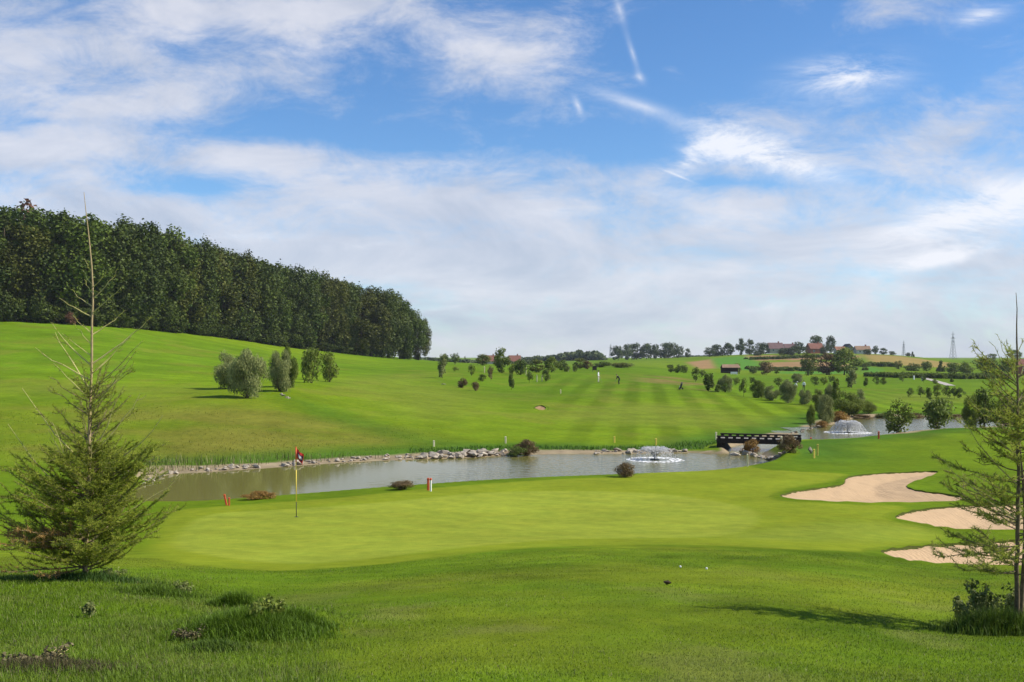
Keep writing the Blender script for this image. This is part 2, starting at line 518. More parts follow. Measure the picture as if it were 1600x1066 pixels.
TERR = [hitpoly([(1072, 566), (1112, 561), (1120, 575), (1095, 577)]), hitpoly([(1160, 556), (1240, 555.5), (1345, 556), (1340, 562), (1240, 563), (1180, 563)]),
        hitpoly([(1200, 566), (1260, 565), (1300, 566), (1330, 570), (1310, 578), (1250, 579.5), (1195, 579)])]
WHEAT = [hitpoly([(1345, 553.5), (1400, 556), (1500, 568), (1480, 575), (1420, 572), (1360, 566)])]
FGREEN = [hitpoly([(1112, 560), (1160, 556), (1185, 566), (1190, 580), (1125, 576)]), hitpoly([(1215, 580.5), (1330, 579.5), (1335, 583.5), (1215, 584)]), hitpoly([(1350, 572), (1380, 576), (1375, 585), (1345, 585)])]
ROUGHR = [hitpoly([(1000, 587), (1060, 590), (1105, 598), (1100, 610), (1060, 604), (1000, 596)])]


SWALE = hitpoly([(435, 619), (500, 632), (580, 655), (660, 682), (760, 694), (900, 692), (900, 697), (740, 701), (640, 693), (560, 670), (480, 645)])
PALE = [hitpoly([(600, 600), (690, 602), (760, 620), (740, 650), (660, 655), (590, 625)]), hitpoly([(520, 596), (600, 585), (700, 580), (680, 590), (560, 610)]), hitpoly([(0, 600), (300, 606), (320, 614), (150, 618), (0, 612)]), hitpoly([(880, 640), (1000, 630), (1120, 640), (1200, 655), (1100, 668), (920, 660)]), hitpoly([(1380, 615), (1520, 617), (1540, 630), (1380, 630)])]


def soft(x, y, poly, w):
    return smooth(-w, w, poly_sd(x, y, poly))


def albedo(x, y, z):
    """turf species and bare soil by place"""
    shp = x.shape + (1,)
    n1 = fbm(x * 0.05, y * 0.05, 3)[..., None]
    n2 = fbm(x * 0.35, y * 0.35, 21)[..., None]
    n3 = fbm(x * 1.9, y * 1.9, 31)[..., None]
    C = lambda *c: np.array(c)
    n0 = fbm(x * 0.016 + 3, y * 0.011, 91)[..., None]
    fair = (C(.134, .200, .008) * smooth(.3, .7, n0) + C(.102, .178, .007) * (1 - smooth(.3, .7, n0))) * (0.72 + 0.36 * n1 + .20 * n2)
    # mowing stripes of the far fairway
    s = (x - 0.13 * y) / 1.8
    st = (np.sin(s * np.pi + 0.8) * 1.8)
    st = np.clip(st, -1, 1)[..., None]
    fw = (smooth(66, 74, y) * smooth(200, 150, y) * smooth(-2, 7, x - 0.02 * y))[..., None]
    fair = fair * (1 + 0.16 * st * fw)
    # left terrace: stripes across
    s2 = np.clip(np.sin((y + 0.18 * x) / 7.5 * np.pi) * 2, -1, 1)[..., None]
    lw = (smooth(78, 90, y) * smooth(-5, -20, x))[..., None]
    fair = fair * (1 + 0.06 * s2 * lw) * (1 + 0.10 * lw)
    out = fair * np.ones(shp)

    def mix(c, w):
        nonlocal out
        w = w[..., None] if w.ndim == x.ndim else w
        out = out * (1 - w) + c * w
    mix(C(.185, .175, .030), smooth(.54, .74, fbm(x * .17 + 9, y * .12, 57)) * smooth(58, 66, y) * smooth(260, 180, y) * .38)
    mix(C(.085, .150, .008), smooth(.56, .72, fbm(x * .10 + 2, y * .07, 58)) * smooth(58, 66, y) * smooth(260, 180, y) * .45)
    # dry slope over the pond
    d = soft(x, y, DRY, 5.0)
    mix(C(.168, .158, .026) * (0.55 + 0.55 * n2 + .35 * n3), d * (0.20 + 0.60 * smooth(.3, .6, fbm(x * .12, y * .3, 8))))
    mix(C(.062, .135, .010) * (0.75 + 0.5 * n2), soft(x, y, SWALE, 2.2) * .6)
    for P in PALE: mix(C(.160, .198, .022) * (0.8 + 0.4 * n2), soft(x, y, P, 5) * .7)
    # lush band by the far shore
    sd = poly_sd(x, y, POND)
    dd = -sd
    mix(C(.055, .125, .012) * (0.7 + 0.6 * n2), smooth(1.2, 2.0, dd) * smooth(8.5, 3.0, dd) * smooth(50, 62, y) * 0.85)
    # foreground rough
    rough = (C(.108, .176, .008) + C(.040, .018, .004) * smooth(.4, .7, fbm(x * .3 + 5, y * .3, 51))[..., None]) * (0.36 + 0.72 * n2 + 0.52 * n3)
    mix(rough, smooth(24, 20, y))
    dryp = smooth(.55, .75, fbm(x * .9, y * .9, 44)) * smooth(16, 9, y)
    mix(C(.19, .195, .05), dryp * 0.45)
    g = soft(x, y, GREEN, 0.35)
    mix(C(.200, .246, .016) * (0.94 + 0.12 * n1 + 0.06 * (n2 - .5)), g)
    p = soft(x, y, PUTT, 0.25)
    sp = np.clip(np.sin((x * 0.55 + y * 0.84) / 0.75 * np.pi) * 1.5, -1, 1)[..., None]
    mix(C(.245, .288, .030) * (1 + 0.028 * sp + 0.05 * (n2 - .5)), p)
    mix(C(.205, .255, .032), soft(x, y, catmull(hitpoly([(1130, 838), (1250, 845), (1400, 845), (1470, 833), (1400, 818), (1250, 820)]), 3), 1.0) * 0.55)
    # far fields
    for P in TERR: mix(C(.30, .185, .085) * (0.85 + 0.3 * n1), soft(x, y, P, 3))
    for P in WHEAT: mix(C(.27, .20, .060) * (0.85 + 0.3 * n1), soft(x, y, P, 4))
    for P in FGREEN: mix(C(.085, .21, .022), soft(x, y, P, 4))
    for P in ROUGHR: mix(C(.19, .15, .045) * (0.7 + 0.6 * n2), soft(x, y, P, 4) * smooth(.4, .6, fbm(x * .06, y * .1, 77)))
    mix(C(.085, .135, .025), smooth(280, 420, y) * 0.0)
    # bare shore
    w = smooth(1.75 + 0.6, 1.75 - 0.3, dd + 1.0 * (fbm(x * .9, y * .9, 12) - .5)) * smooth(-6, -1, -sd)
    w = w * np.where((y > 0.25 * x + 55), 1.0, 0.0) * np.where((x > 10.5) & (y < 76), smooth(.7, .3, dd), 1.0)
    mix(C(.30, .235, .145) * (0.65 + 0.7 * n3), w)
    mix(C(.14, .115, .055), smooth(-0.15, 0.3, sd))
    return out


def mat_ground():
    m = bpy.data.materials.new('turf'); m.use_nodes = True
    n, l = m.node_tree.nodes, m.node_tree.links
    b = n['Principled BSDF']
    b.inputs['Roughness'].default_value = 0.9
    b.inputs['Specular IOR Level'].default_value = 0.02
    a = N(n, 'ShaderNodeAttribute', attribute_name='albedo')
    tc = N(n, 'ShaderNodeTexCoord')

    def noise(scale, det, rough=.6, sc=(1, 1, 1)):
        mp = N(n, 'ShaderNodeMapping'); mp.inputs['Scale'].default_value = sc
        l.new(tc.outputs['Object'], mp.inputs[0])
        t = N(n, 'ShaderNodeTexNoise')
        t.inputs['Scale'].default_value = scale; t.inputs['Detail'].default_value = det; t.inputs['Roughness'].default_value = rough
        l.new(mp.outputs[0], t.inputs['Vector'])
        return t.outputs[0]
    f1 = noise(26, 6, .75)
    f2 = noise(2.2, 6, .65)
    f3 = noise(.30, 5, .6)
    k = mth(n, l, 'ADD', mth(n, l, 'MULTIPLY_ADD', f1, .55, .72), mth(n, l, 'MULTIPLY_ADD', f2, .70, -.35))
    k = mth(n, l, 'ADD', k, mth(n, l, 'MULTIPLY_ADD', f3, .70, -.35))
    mx = N(n, 'ShaderNodeVectorMath', operation='SCALE')
    l.new(a.outputs['Color'], mx.inputs[0]); l.new(k, mx.inputs['Scale'])
    # straw flecks
    hs = N(n, 'ShaderNodeHueSaturation'); l.new(mx.outputs[0], hs.inputs['Color'])
    l.new(mth(n, l, 'MULTIPLY_ADD', noise(1.1, 6, .7), -.05, .525), hs.inputs['Hue'])
    l.new(hs.outputs[0], b.inputs['Base Color'])
    bp = N(n, 'ShaderNodeBump'); bp.inputs['Strength'].default_value = .55; bp.inputs['Distance'].default_value = .04
    l.new(mth(n, l, 'ADD', f1, f2), bp.inputs['Height'])
    l.new(bp.outputs[0], b.inputs['Normal'])
    return m


def simple(name, col, rough=.7, spec=.3, var=.0, scale=8.0, bump=0.0, metal=0.0, col2=None):
    m = bpy.data.materials.new(name); m.use_nodes = True
    n, l = m.node_tree.nodes, m.node_tree.links
    b = n['Principled BSDF']
    b.inputs['Base Color'].default_value = (*col, 1)
    b.inputs['Roughness'].default_value = rough
    b.inputs['Specular IOR Level'].default_value = spec
    b.inputs['Metallic'].default_value = metal
    if var or bump or col2:
        tc = N(n, 'ShaderNodeTexCoord')
        t = N(n, 'ShaderNodeTexNoise'); t.inputs['Scale'].default_value = scale; t.inputs['Detail'].default_value = 6; t.inputs['Roughness'].default_value = .65
        l.new(tc.outputs['Object'], t.inputs['Vector'])
        oi = N(n, 'ShaderNodeObjectInfo')
        c2 = col2 if col2 else tuple(c * (1 - var) for c in col)
        c1 = col if col2 else tuple(min(1, c * (1 + var)) for c in col)
        r = N(n, 'ShaderNodeValToRGB')
        r.color_ramp.elements[0].position, r.color_ramp.elements[0].color = .3, (*c2, 1)
        r.color_ramp.elements[1].position, r.color_ramp.elements[1].color = .7, (*c1, 1)
        l.new(t.outputs[0], r.inputs[0])
        s = N(n, 'ShaderNodeVectorMath', operation='SCALE')
        l.new(r.outputs[0], s.inputs[0])
        l.new(mth(n, l, 'MULTIPLY_ADD', oi.outputs['Random'], .3, .85), s.inputs['Scale'])
        l.new(s.outputs[0], b.inputs['Base Color'])
        if bump:
            bp = N(n, 'ShaderNodeBump'); bp.inputs['Strength'].default_value = .6; bp.inputs['Distance'].default_value = bump
            l.new(t.outputs[0], bp.inputs['Height']); l.new(bp.outputs[0], b.inputs['Normal'])
    return m


def leafmat(name, c_dark, c_light, trans=.25, rough=.6, attr=True):
    m = bpy.data.materials.new(name); m.use_nodes = True
    n, l = m.node_tree.nodes, m.node_tree.links
    n.clear()
    out = N(n, 'ShaderNodeOutputMaterial')
    a = N(n, 'ShaderNodeAttribute', attribute_name='tint')
    oi = N(n, 'ShaderNodeObjectInfo')
    r = N(n, 'ShaderNodeValToRGB')
    r.color_ramp.elements[0].position, r.color_ramp.elements[0].color = .1, (*c_dark, 1)
    r.color_ramp.elements[1].position, r.color_ramp.elements[1].color = .9, (*c_light, 1)
    k = mth(n, l, 'ADD', a.outputs['Fac'], mth(n, l, 'MULTIPLY_ADD', oi.outputs['Random'], .3, -.15))
    l.new(k, r.inputs[0])
    d = N(n, 'ShaderNodeBsdfPrincipled')
    d.inputs['Roughness'].default_value = rough; d.inputs['Specular IOR Level'].default_value = .2
    t = N(n, 'ShaderNodeBsdfTranslucent')
    mx = N(n, 'ShaderNodeMixShader'); mx.inputs[0].default_value = trans
    l.new(r.outputs[0], d.inputs['Base Color']); l.new(r.outputs[0], t.inputs['Color'])
    l.new(d.outputs[0], mx.inputs[1]); l.new(t.outputs[0], mx.inputs[2]); l.new(mx.outputs[0], out.inputs[0])
    return m


M = {}
M['turf'] = mat_ground()


def mat_blade():
    m = leafmat('grass_blade', (0, 0, 0), (1, 1, 1), .3, .55)
    n, l = m.node_tree.nodes, m.node_tree.links
    a = N(n, 'ShaderNodeAttribute', attribute_name='albedo')
    for nd in n:
        if nd.type == 'BSDF_PRINCIPLED': l.new(a.outputs['Color'], nd.inputs['Base Color'])
        if nd.type == 'BSDF_TRANSLUCENT': l.new(a.outputs['Color'], nd.inputs['Color'])
    return m


M['blade'] = mat_blade()
M['bark'] = simple('bark', (.085, .065, .045), .9, .1, .35, 6, .02)
M['larch_bark'] = simple('larch_bark', (.42, .32, .17), .8, .15, .25, 30, .004)
M['larch_bark_dark'] = simple('larch_bark_dark', (.10, .078, .052), .85, .1, .35, 30, .004, col2=(.25, .19, .11))
M['shoot'] = simple('larch_shoot', (.50, .44, .18), .7, .2, .2, 20)
M['needle'] = leafmat('larch_needle', (.135, .180, .014), (.45, .49, .068), .5)
M['needle_r'] = leafmat('larch_needle_fresh', (.135, .180, .018), (.42, .46, .075), .5)
M['needle_dead'] = leafmat('larch_needle_dead', (.24, .13, .035), (.42, .26, .08), .2)
M['forest'] = leafmat('forest_leaf', (.026, .046, .006), (.095, .125, .016), .2)
M['forest_b'] = leafmat('forest_leaf_warm', (.040, .050, .007), (.125, .135, .018), .2)
M['forest_c'] = leafmat('forest_leaf_fresh', (.034, .064, .006), (.120, .165, .020), .2)
M['forest_red'] = leafmat('forest_leaf_russet', (.10, .045, .025), (.20, .10, .055), .15)
M['leaf'] = leafmat('leaf_mid_green', (.080, .118, .016), (.26, .305, .050), .36)
M['leaf_dark'] = leafmat('leaf_dark_green', (.052, .086, .014), (.185, .235, .042), .34)
M['leaf_olive'] = leafmat('leaf_olive', (.085, .105, .020), (.22, .24, .050), .3)
M['willow'] = leafmat('leaf_willow_grey', (.125, .150, .044), (.34, .36, .135), .34)
M['leaf_brown'] = leafmat('leaf_brown', (.090, .062, .024), (.24, .165, .072), .25)
M['leaf_orange'] = leafmat('leaf_orange', (.20, .11, .025), (.42, .25, .06), .25)
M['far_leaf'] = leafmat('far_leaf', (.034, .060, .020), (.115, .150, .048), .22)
M['weed'] = leafmat('weed_leaf', (.085, .120, .020), (.34, .36, .13), .4)
M['dry_weed'] = leafmat('dry_weed', (.085, .070, .030), (.24, .20, .10), .25)
M['stone'] = simple('limestone', (.46, .40, .32), .85, .2, 0, 3.0, .03, col2=(.25, .205, .15))
M['sand'] = simple('bunker_sand', (.57, .395, .23), .95, .05, .0, 9, .012, col2=(.49, .335, .19))
M['bare_earth'] = simple('bare_earth', (.40, .26, .13), .95, .05, 0, 4, .03, col2=(.20, .125, .06))
M['lip'] = simple('bunker_lip', (.070, .085, .018), .95, .05, .3, 20, .02)
M['wood_dark'] = simple('dark_timber', (.030, .022, .017), .8, .2, .35, 5, .01)
M['wood_grey'] = simple('weathered_plank', (.22, .20, .175), .85, .15, .3, 5, .01)
M['concrete'] = simple('abutment_concrete', (.16, .145, .12), .9, .1, .3, 3, .02)
M['post_white'] = simple('post_cream', (.72, .62, .40), .6, .3, .1, 9)
M['post_yellow'] = simple('post_yellow', (.75, .56, .10), .6, .3, .1, 9)
M['post_red'] = simple('post_red', (.62, .10, .04), .6, .3, .15, 9)
M['post_white2'] = simple('post_white', (.78, .76, .70), .6, .3, .1, 9)
M['black'] = simple('black_paint', (.02, .02, .022), .5, .3, .1, 9)
M['steel'] = simple('galvanised_steel', (.19, .20, .21), .6, .4, .1, 3)

_n, _l = M['sand'].node_tree.nodes, M['sand'].node_tree.links          # rake lines
_w = N(_n, 'ShaderNodeTexWave'); _w.inputs['Scale'].default_value = 2.6; _w.inputs['Distortion'].default_value = 5.0; _w.inputs['Detail'].default_value = 3; _w.inputs['Detail Scale'].default_value = .35
_c = N(_n, 'ShaderNodeTexCoord'); _l.new(_c.outputs['Object'], _w.inputs['Vector'])
_b = N(_n, 'ShaderNodeBump'); _b.inputs['Strength'].default_value = .35; _b.inputs['Distance'].default_value = .03
_pb = _n['Principled BSDF']; _l.new(_pb.inputs['Normal'].links[0].from_socket, _b.inputs['Normal']); _l.new(_w.outputs['Fac'], _b.inputs['Height']); _l.new(_b.outputs[0], _pb.inputs['Normal'])
# ------------------------------------------------------------------ ground sheet
tcols = np.concatenate([np.linspace(-1.7, -.62, 26)[:-1], np.linspace(-.62, .62, 620), np.linspace(.62, 1.7, 26)[1:]])
yrows = np.concatenate([[-300, -120, -50, -22, -10, -4, -1, 1, 2.2], np.linspace(3.2, 16, 70)[:-1], np.linspace(16, 62, 210)[:-1], np.linspace(62, 125, 130)[:-1],
                        np.exp(np.linspace(math.log(125), math.log(420), 100))[:-1], np.exp(np.linspace(math.log(420), math.log(3590), 75))])
TT, YY = np.meshgrid(tcols, yrows)
XX = TT * np.sqrt(YY ** 2 + 49)
ZZ = ground_h(XX.ravel(), YY.ravel()).reshape(XX.shape)
ALB = albedo(XX, YY, ZZ)
ZG = ZZ.copy()
for P in ALLB:
    s = poly_sd(XX, YY, P)
    k = 0.30 if P is not POT else .12
    ZG = ZG - 0.7 * smooth(-k, .02, s)
nr, nc = XX.shape
ii = (np.arange(nr - 1)[:, None] * nc + np.arange(nc - 1)[None, :])
Fq = np.stack([ii, ii + 1, ii + nc + 1, ii + nc], -1).reshape(-1, 4)
ground = link('ground', mesh_np('ground', np.stack([XX, YY, ZG], -1), Fq, color=ALB.reshape(-1, 3), smooth=True), None, M['turf'])
tag(ground, 'rolling mown golf course turf running from the foreground to the far fields', kind='structure')


# ------------------------------------------------------------------ bunkers: turf rim, dark lip, sand floor
def bunker(P, label, depth=.06, cell=.16, rim=.5, group='sand bunkers beside the green', sand='sand'):
    nx = np.roll(P, -1, 0) - np.roll(P, 1, 0)
    nrm = np.stack([nx[:, 1], -nx[:, 0]], -1); nrm /= np.linalg.norm(nrm, axis=1, keepdims=True) + 1e-9
    area = 0.5 * np.sum(P[:, 0] * np.roll(P[:, 1], -1) - np.roll(P[:, 0], -1) * P[:, 1])
    if area < 0: nrm = -nrm                           # outward
    root = empty('bunker', (0, 0, 0))
    n = len(P)

    def ring(off, dz):
        Q = P + nrm * off
        return np.column_stack([Q, ground_h(Q[:, 0], Q[:, 1]) + dz])
    wob = 0.03 * np.sin(np.arange(n) * 1.7) + 0.02 * np.sin(np.arange(n) * 4.1)
    r0, r1, r2 = ring(rim, -.02), ring(rim * .45, .03), ring(0, .03)
    r2[:, 2] += wob * (.45 if rim > .3 else .2)
    V = np.concatenate([r0, r1, r2]); i = np.arange(n); j = (i + 1) % n
    Fs = [np.stack([i + a * n, j + a * n, j + (a + 1) * n, i + (a + 1) * n], -1) for a in (0, 1)]
    alb = albedo(V[:, 0], V[:, 1], V[:, 2])
    link('turf_rim', mesh_np('turf_rim', V, Fs, color=alb, smooth=True), root, M['turf'])
    r3 = r2 + 0; r3[:, 2] -= .005
    r4 = ring(-.05, -depth - .25)
    V = np.concatenate([r3, r4]); Fs = np.stack([i, j, j + n, i + n], -1)
    link('lip', mesh_np('lip', V, Fs, smooth=True), root, M['lip'])
    x0, y0 = P.min(0) - .2; x1, y1 = P.max(0) + .2
    gx, gy = np.meshgrid(np.arange(x0, x1, cell), np.arange(y0, y1, cell))
    sd = poly_sd(gx, gy, P)
    z = ground_h(gx.ravel(), gy.ravel()).reshape(gx.shape) - depth - .22 * smooth(0, 2.2, sd) * (1 if rim > .3 else .2) + .03 * smooth(.5, 0, sd)
    z = z + .05 * (fbm(gx * 1.5, gy * 1.5, 61) - .5) + .015 * np.sin(gx * 9 + 3 * fbm(gx, gy, 3) * 6)
    keep = sd > -.12
    idx = np.full(gx.shape, -1); idx[keep] = np.arange(keep.sum())
    a, b, c, d = idx[:-1, :-1], idx[:-1, 1:], idx[1:, 1:], idx[1:, :-1]
    ok = (a >= 0) & (b >= 0) & (c >= 0) & (d >= 0)
    link('sand', mesh_np('sand', np.stack([gx[keep], gy[keep], z[keep]], -1), np.stack([a[ok], b[ok], c[ok], d[ok]], -1), smooth=True), root, M[sand])
    tag(root, label, 'bunker', group, 'structure')
    return root


bunker(BUNK[0], 'largest pale sand bunker with a grass tongue, beyond the other two')
bunker(BUNK[1], 'middle sand bunker partly hidden behind the right young larch')
bunker(BUNK[2], 'nearest sand bunker with a pointed left end behind the right larch')
bunker(POT, 'tiny brown sandy hollow alone on the fairway across the pond', .10, .08, .25, None, 'bare_earth')

# ------------------------------------------------------------------ water
gx, gy = np.meshgrid(np.linspace(-24, 62, 44), np.linspace(36, 108, 37))
sdw = poly_sd(gx, gy, POND) > -3.5
idx = np.arange(gx.size).reshape(gx.shape)
ok = sdw[:-1, :-1] & sdw[:-1, 1:] & sdw[1:, 1:] & sdw[1:, :-1]
Fw = np.stack([idx[:-1, :-1][ok], idx[:-1, 1:][ok], idx[1:, 1:][ok], idx[1:, :-1][ok]], -1)


def mat_water():
    m = bpy.data.materials.new('pond_water'); m.use_nodes = True
    n, l = m.node_tree.nodes, m.node_tree.links
    b = n['Principled BSDF']
    b.inputs['Base Color'].default_value = (.158, .146, .038, 1)
    b.inputs['Roughness'].default_value = .06
    b.inputs['IOR'].default_value = 1.33
    tc = N(n, 'ShaderNodeTexCoord')

    def nz(scale, sc, det):
        mp = N(n, 'ShaderNodeMapping'); mp.inputs['Scale'].default_value = sc
        l.new(tc.outputs['Object'], mp.inputs[0])
        t = N(n, 'ShaderNodeTexNoise'); t.inputs['Scale'].default_value = scale; t.inputs['Detail'].default_value = det
        l.new(mp.outputs[0], t.inputs['Vector']); return t.outputs[0]
    h1 = nz(2.6, (1, .8, 1), 4)
    # breeze: the open water to the right is ruffled, the left end lies calmer
    patch = nz(.06, (1, 1.6, 1), 2)
    sp = N(n, 'ShaderNodeSeparateXYZ'); l.new(tc.outputs['Object'], sp.inputs[0])
    mr = N(n, 'ShaderNodeMapRange', interpolation_type='SMOOTHSTEP')
    mr.inputs['From Min'].default_value = -8; mr.inputs['From Max'].default_value = 1
    mr.inputs['To Min'].default_value = .012; mr.inputs['To Max'].default_value = 1.0
    l.new(mth(n, l, 'ADD', sp.outputs[0], mth(n, l, 'MULTIPLY_ADD', patch, 14, -7)), mr.inputs['Value'])
    bp = N(n, 'ShaderNodeBump'); bp.inputs['Distance'].default_value = .09
    l.new(mth(n, l, 'MULTIPLY_ADD', mr.outputs[0], .40, .13), b.inputs['Specular IOR Level'])  # specular also set by place, painting less sky reflection into the left end
    l.new(mr.outputs[0], bp.inputs['Strength']); l.new(h1, bp.inputs['Height']); l.new(bp.outputs[0], b.inputs['Normal'])
    return m


M['water'] = mat_water()
pond = link('pond_water', mesh_np('pond_water', np.stack([gx, gy, np.zeros_like(gx)], -1), Fw), None, M['water'])
tag(pond, 'rippled olive and grey pond winding under the bridge', kind='structure')


# ------------------------------------------------------------------ stones along the far shore (pieces of the ground)
def hull_stone(seed, flat=.6):
    r = random.Random(seed)
    bm = bmesh.new()
    for i in range(15):
        v = Vector((r.gauss(0, 1), r.gauss(0, 1), r.gauss(0, 1))).normalized() * r.uniform(.8, 1.05)
        bm.verts.new((v.x * .5, v.y * .42, v.z * .5 * flat))
    bmesh.ops.convex_hull(bm, input=bm.verts)
    me = bpy.data.meshes.new('stone'); bm.to_mesh(me); bm.free()
    me.materials.append(M['stone'])
    return me


STN = [hull_stone(i, .5 + .08 * (i % 4)) for i in range(7)]
rnd = random.Random(5)


def stone(x, y, s, lift=.15):
    o = link('stone', STN[rnd.randrange(7)], ground)
    o.location = (x, y, max(on_ground(x, y), 0) + s * lift)
    o.scale = (s * rnd.uniform(.8, 1.3), s * rnd.uniform(.7, 1.0), s * rnd.uniform(.7, 1.05))
    o.rotation_euler = (rnd.uniform(-.3, .3), rnd.uniform(-.3, .3), rnd.uniform(0, 6.28))
    return o


def shore_pt(u, d):
    """a point D metres beyond the far waterline at photo column u"""
    ys = np.linspace(40, 110, 1400); xs = (u - 800) / F * ys
    sd = poly_sd(xs, ys, POND)
    w = np.where(sd > 0)[0]
    if not len(w): return xs[200], ys[200] + d
    k = w[-1] if u > 1220 else w[ys[w] < 70][-1]
    return xs[k], ys[k] + d


def shore_run(u0, u1, n, s0, s1, d0=.1, d1=1.3, pw=1.0):
    for i in range(n):
        u = rnd.uniform(u0, u1)
        x, y = shore_pt(u, rnd.uniform(d0, d1))
        s = s0 + (s1 - s0) * rnd.random() ** 2.2
        stone(x, y, s)


shore_run(655, 790, 78, .28, .75, 0, 1.7)
shore_run(715, 780, 24, .5, .95, .2, 1.8)
shore_run(470, 655, 50, .18, .5, .2, 1.6)
shore_run(290, 410, 30, .2, .6, .2, 1.4)
shore_run(440, 480, 8, .25, .7, .2, .9)
shore_run(205, 275, 16, .2, .6, .0, .9)
shore_run(930, 1075, 34, .2, .62, .1, 1.2)
shore_run(985, 1000, 6, .4, .7, .3, .9)
shore_run(1240, 1300, 22, .25, .8, .1, 1.6)
for i in range(24):                                   # the stony right bank below the bridge
    t = i / 23
    x, y = cy(1165 + 55 * t + rnd.uniform(-6, 6), 65.5 - 5.5 * t + rnd.uniform(-.5, .5))
    stone(x, y, rnd.uniform(.25, .6))
for (u, r, s) in ((443, 619, .55), (448, 622, .5), (440, 617, .4), (452, 623, .35), (692, 601, .5), (696, 601, .35)):
    p = hit(u, r); stone(p[0], p[1], s, .1)


# ------------------------------------------------------------------ plants
def leaf_cards(C, R, n, size, rs, droop=0.0, shell=.55, elong=1.5):
    """n leaf faces spread through ellipsoid clumps with centres C and radii R"""
    C, R = np.asarray(C, float), np.asarray(R, float)
    vol = (R[:, 0] * R[:, 1] * R[:, 2]) ** .67
    k = rs.choice(len(C), n, p=vol / vol.sum())
    d = rs.normal(size=(n, 3)); d /= np.linalg.norm(d, axis=1, keepdims=True)
    r = shell + (1.08 - shell) * rs.random(n) ** .6
    r = np.where(rs.random(n) < .10, r * rs.uniform(1.05, 1.35, n), r)
    P = C[k] + d * R[k] * r[:, None]
    # leaf planes lean outwards
    nrm = d + rs.normal(size=(n, 3)) * .75 + np.array([0, 0, .35]); nrm /= np.linalg.norm(nrm, axis=1, keepdims=True)
    a = np.cross(nrm, rs.normal(size=(n, 3))); a /= np.linalg.norm(a, axis=1, keepdims=True) + 1e-9
    if droop:
        a = a * (1 - droop) + np.array([0, 0, droop]); a /= np.linalg.norm(a, axis=1, keepdims=True)
    b = np.cross(nrm, a)
    s = size * rs.uniform(.6, 1.4, n)[:, None]
    V = np.stack([P - a * s * elong * .5, P + b * s * .5 + nrm * s * .12, P + a * s * elong * .5, P - b * s * .5 + nrm * s * .12], 1).reshape(-1, 3)
    Fq = np.arange(4 * n).reshape(n, 4)
    ctint = rs.uniform(-.22, .22, len(C))
    t = np.clip(.5 + ctint[k] + rs.normal(0, .2, n), 0, 1)
    return V, Fq, np.repeat(t, 4)


def crown_clumps(rs, n, rx, rz, zc, top=1.0, rr=.36, shape='round'):
    C, R = [], []
    for i in range(n):
        for _ in range(60):
            p = rs.uniform(-1, 1, 3)
            q = np.linalg.norm(p)
            if shape == 'cone':
                w = 1 - (p[2] + 1) / 2 * .88
                if np.hypot(p[0], p[1]) < w and np.hypot(p[0], p[1]) > w * .35: break
            elif shape == 'column':
                w = (1 - abs(p[2]) ** 3) ** .5
                if .45 * w < np.hypot(p[0], p[1]) < w: break
            elif .5 < q < 1.0: break
        s = rr * rs.uniform(.5, 1.3)
        C.append((p[0] * rx * (1 - s * .4), p[1] * rx * (1 - s * .4), zc + p[2] * rz * (1 - s * .3)))
        R.append((rx * s, rx * s, rz * s * .85))
    return np.array(C), np.array(R)


def limbs(C, rs, trunk_top, r0, k=8):
    mb = MB()
    z = np.linspace(0, trunk_top, 6)
    P = np.column_stack([np.cumsum(rs.normal(0, .008, 6)) * (z > 0), np.cumsum(rs.normal(0, .008, 6)) * (z > 0), z])
    mb.tube(P, np.linspace(r0, r0 * .35, 6) * np.array([1.35, 1, 1, 1, 1, 1]), 7)
    for c in C[rs.permutation(len(C))[:k]]:
        t = rs.uniform(.35, .9)
        a = np.array([np.interp(t * trunk_top, z, P[:, 0]), np.interp(t * trunk_top, z, P[:, 1]), t * trunk_top])
        m = (a + c) / 2 + np.array([0, 0, -.04])
        mb.tube([a, m, c], [r0 * .4, r0 * .28, r0 * .1], 5)
    return mb


PROTO = {}


def proto(key, seed, n_leaf, size, shape='round', clumps=18, rx=.35, rz=.36, zc=.6, trunk=.75, r0=.02, rr=.36, droop=0., elong=1.5, shell=.5, stems=0):
    rs = np.random.default_rng(seed)
    C, R = crown_clumps(rs, clumps, rx, rz, zc, rr=rr, shape=shape)
    V, Fq, t = leaf_cards(C, R, n_leaf, size, rs, droop, shell, elong)
    low = V[:, 2] < .006
    V[low, 2] = .006
    nat = (2 * np.percentile(np.hypot(V[:, 0], V[:, 1]), 93), max(np.percentile(V[:, 2], 99.3), 0 if stems else trunk * 1.03))
    crown = mesh_np('crown', V, Fq, tint=t)
    if stems:
        mb = MB()
        for i in range(stems):
            c = C[i % len(C)]; a = rs.uniform(-.06, .06, 2)
            mb.tube([(a[0], a[1], 0), (c[0] * .5, c[1] * .5, c[2] * .55), c], [r0, r0 * .6, r0 * .2], 5)
    else:
        mb = limbs(C, rs, trunk, r0)
    tm = mb.mesh('trunk', True); tm.materials.append(M['bark'])
    crown.materials.append(M['leaf'])
    PROTO.setdefault(key, []).append((crown, tm, nat))


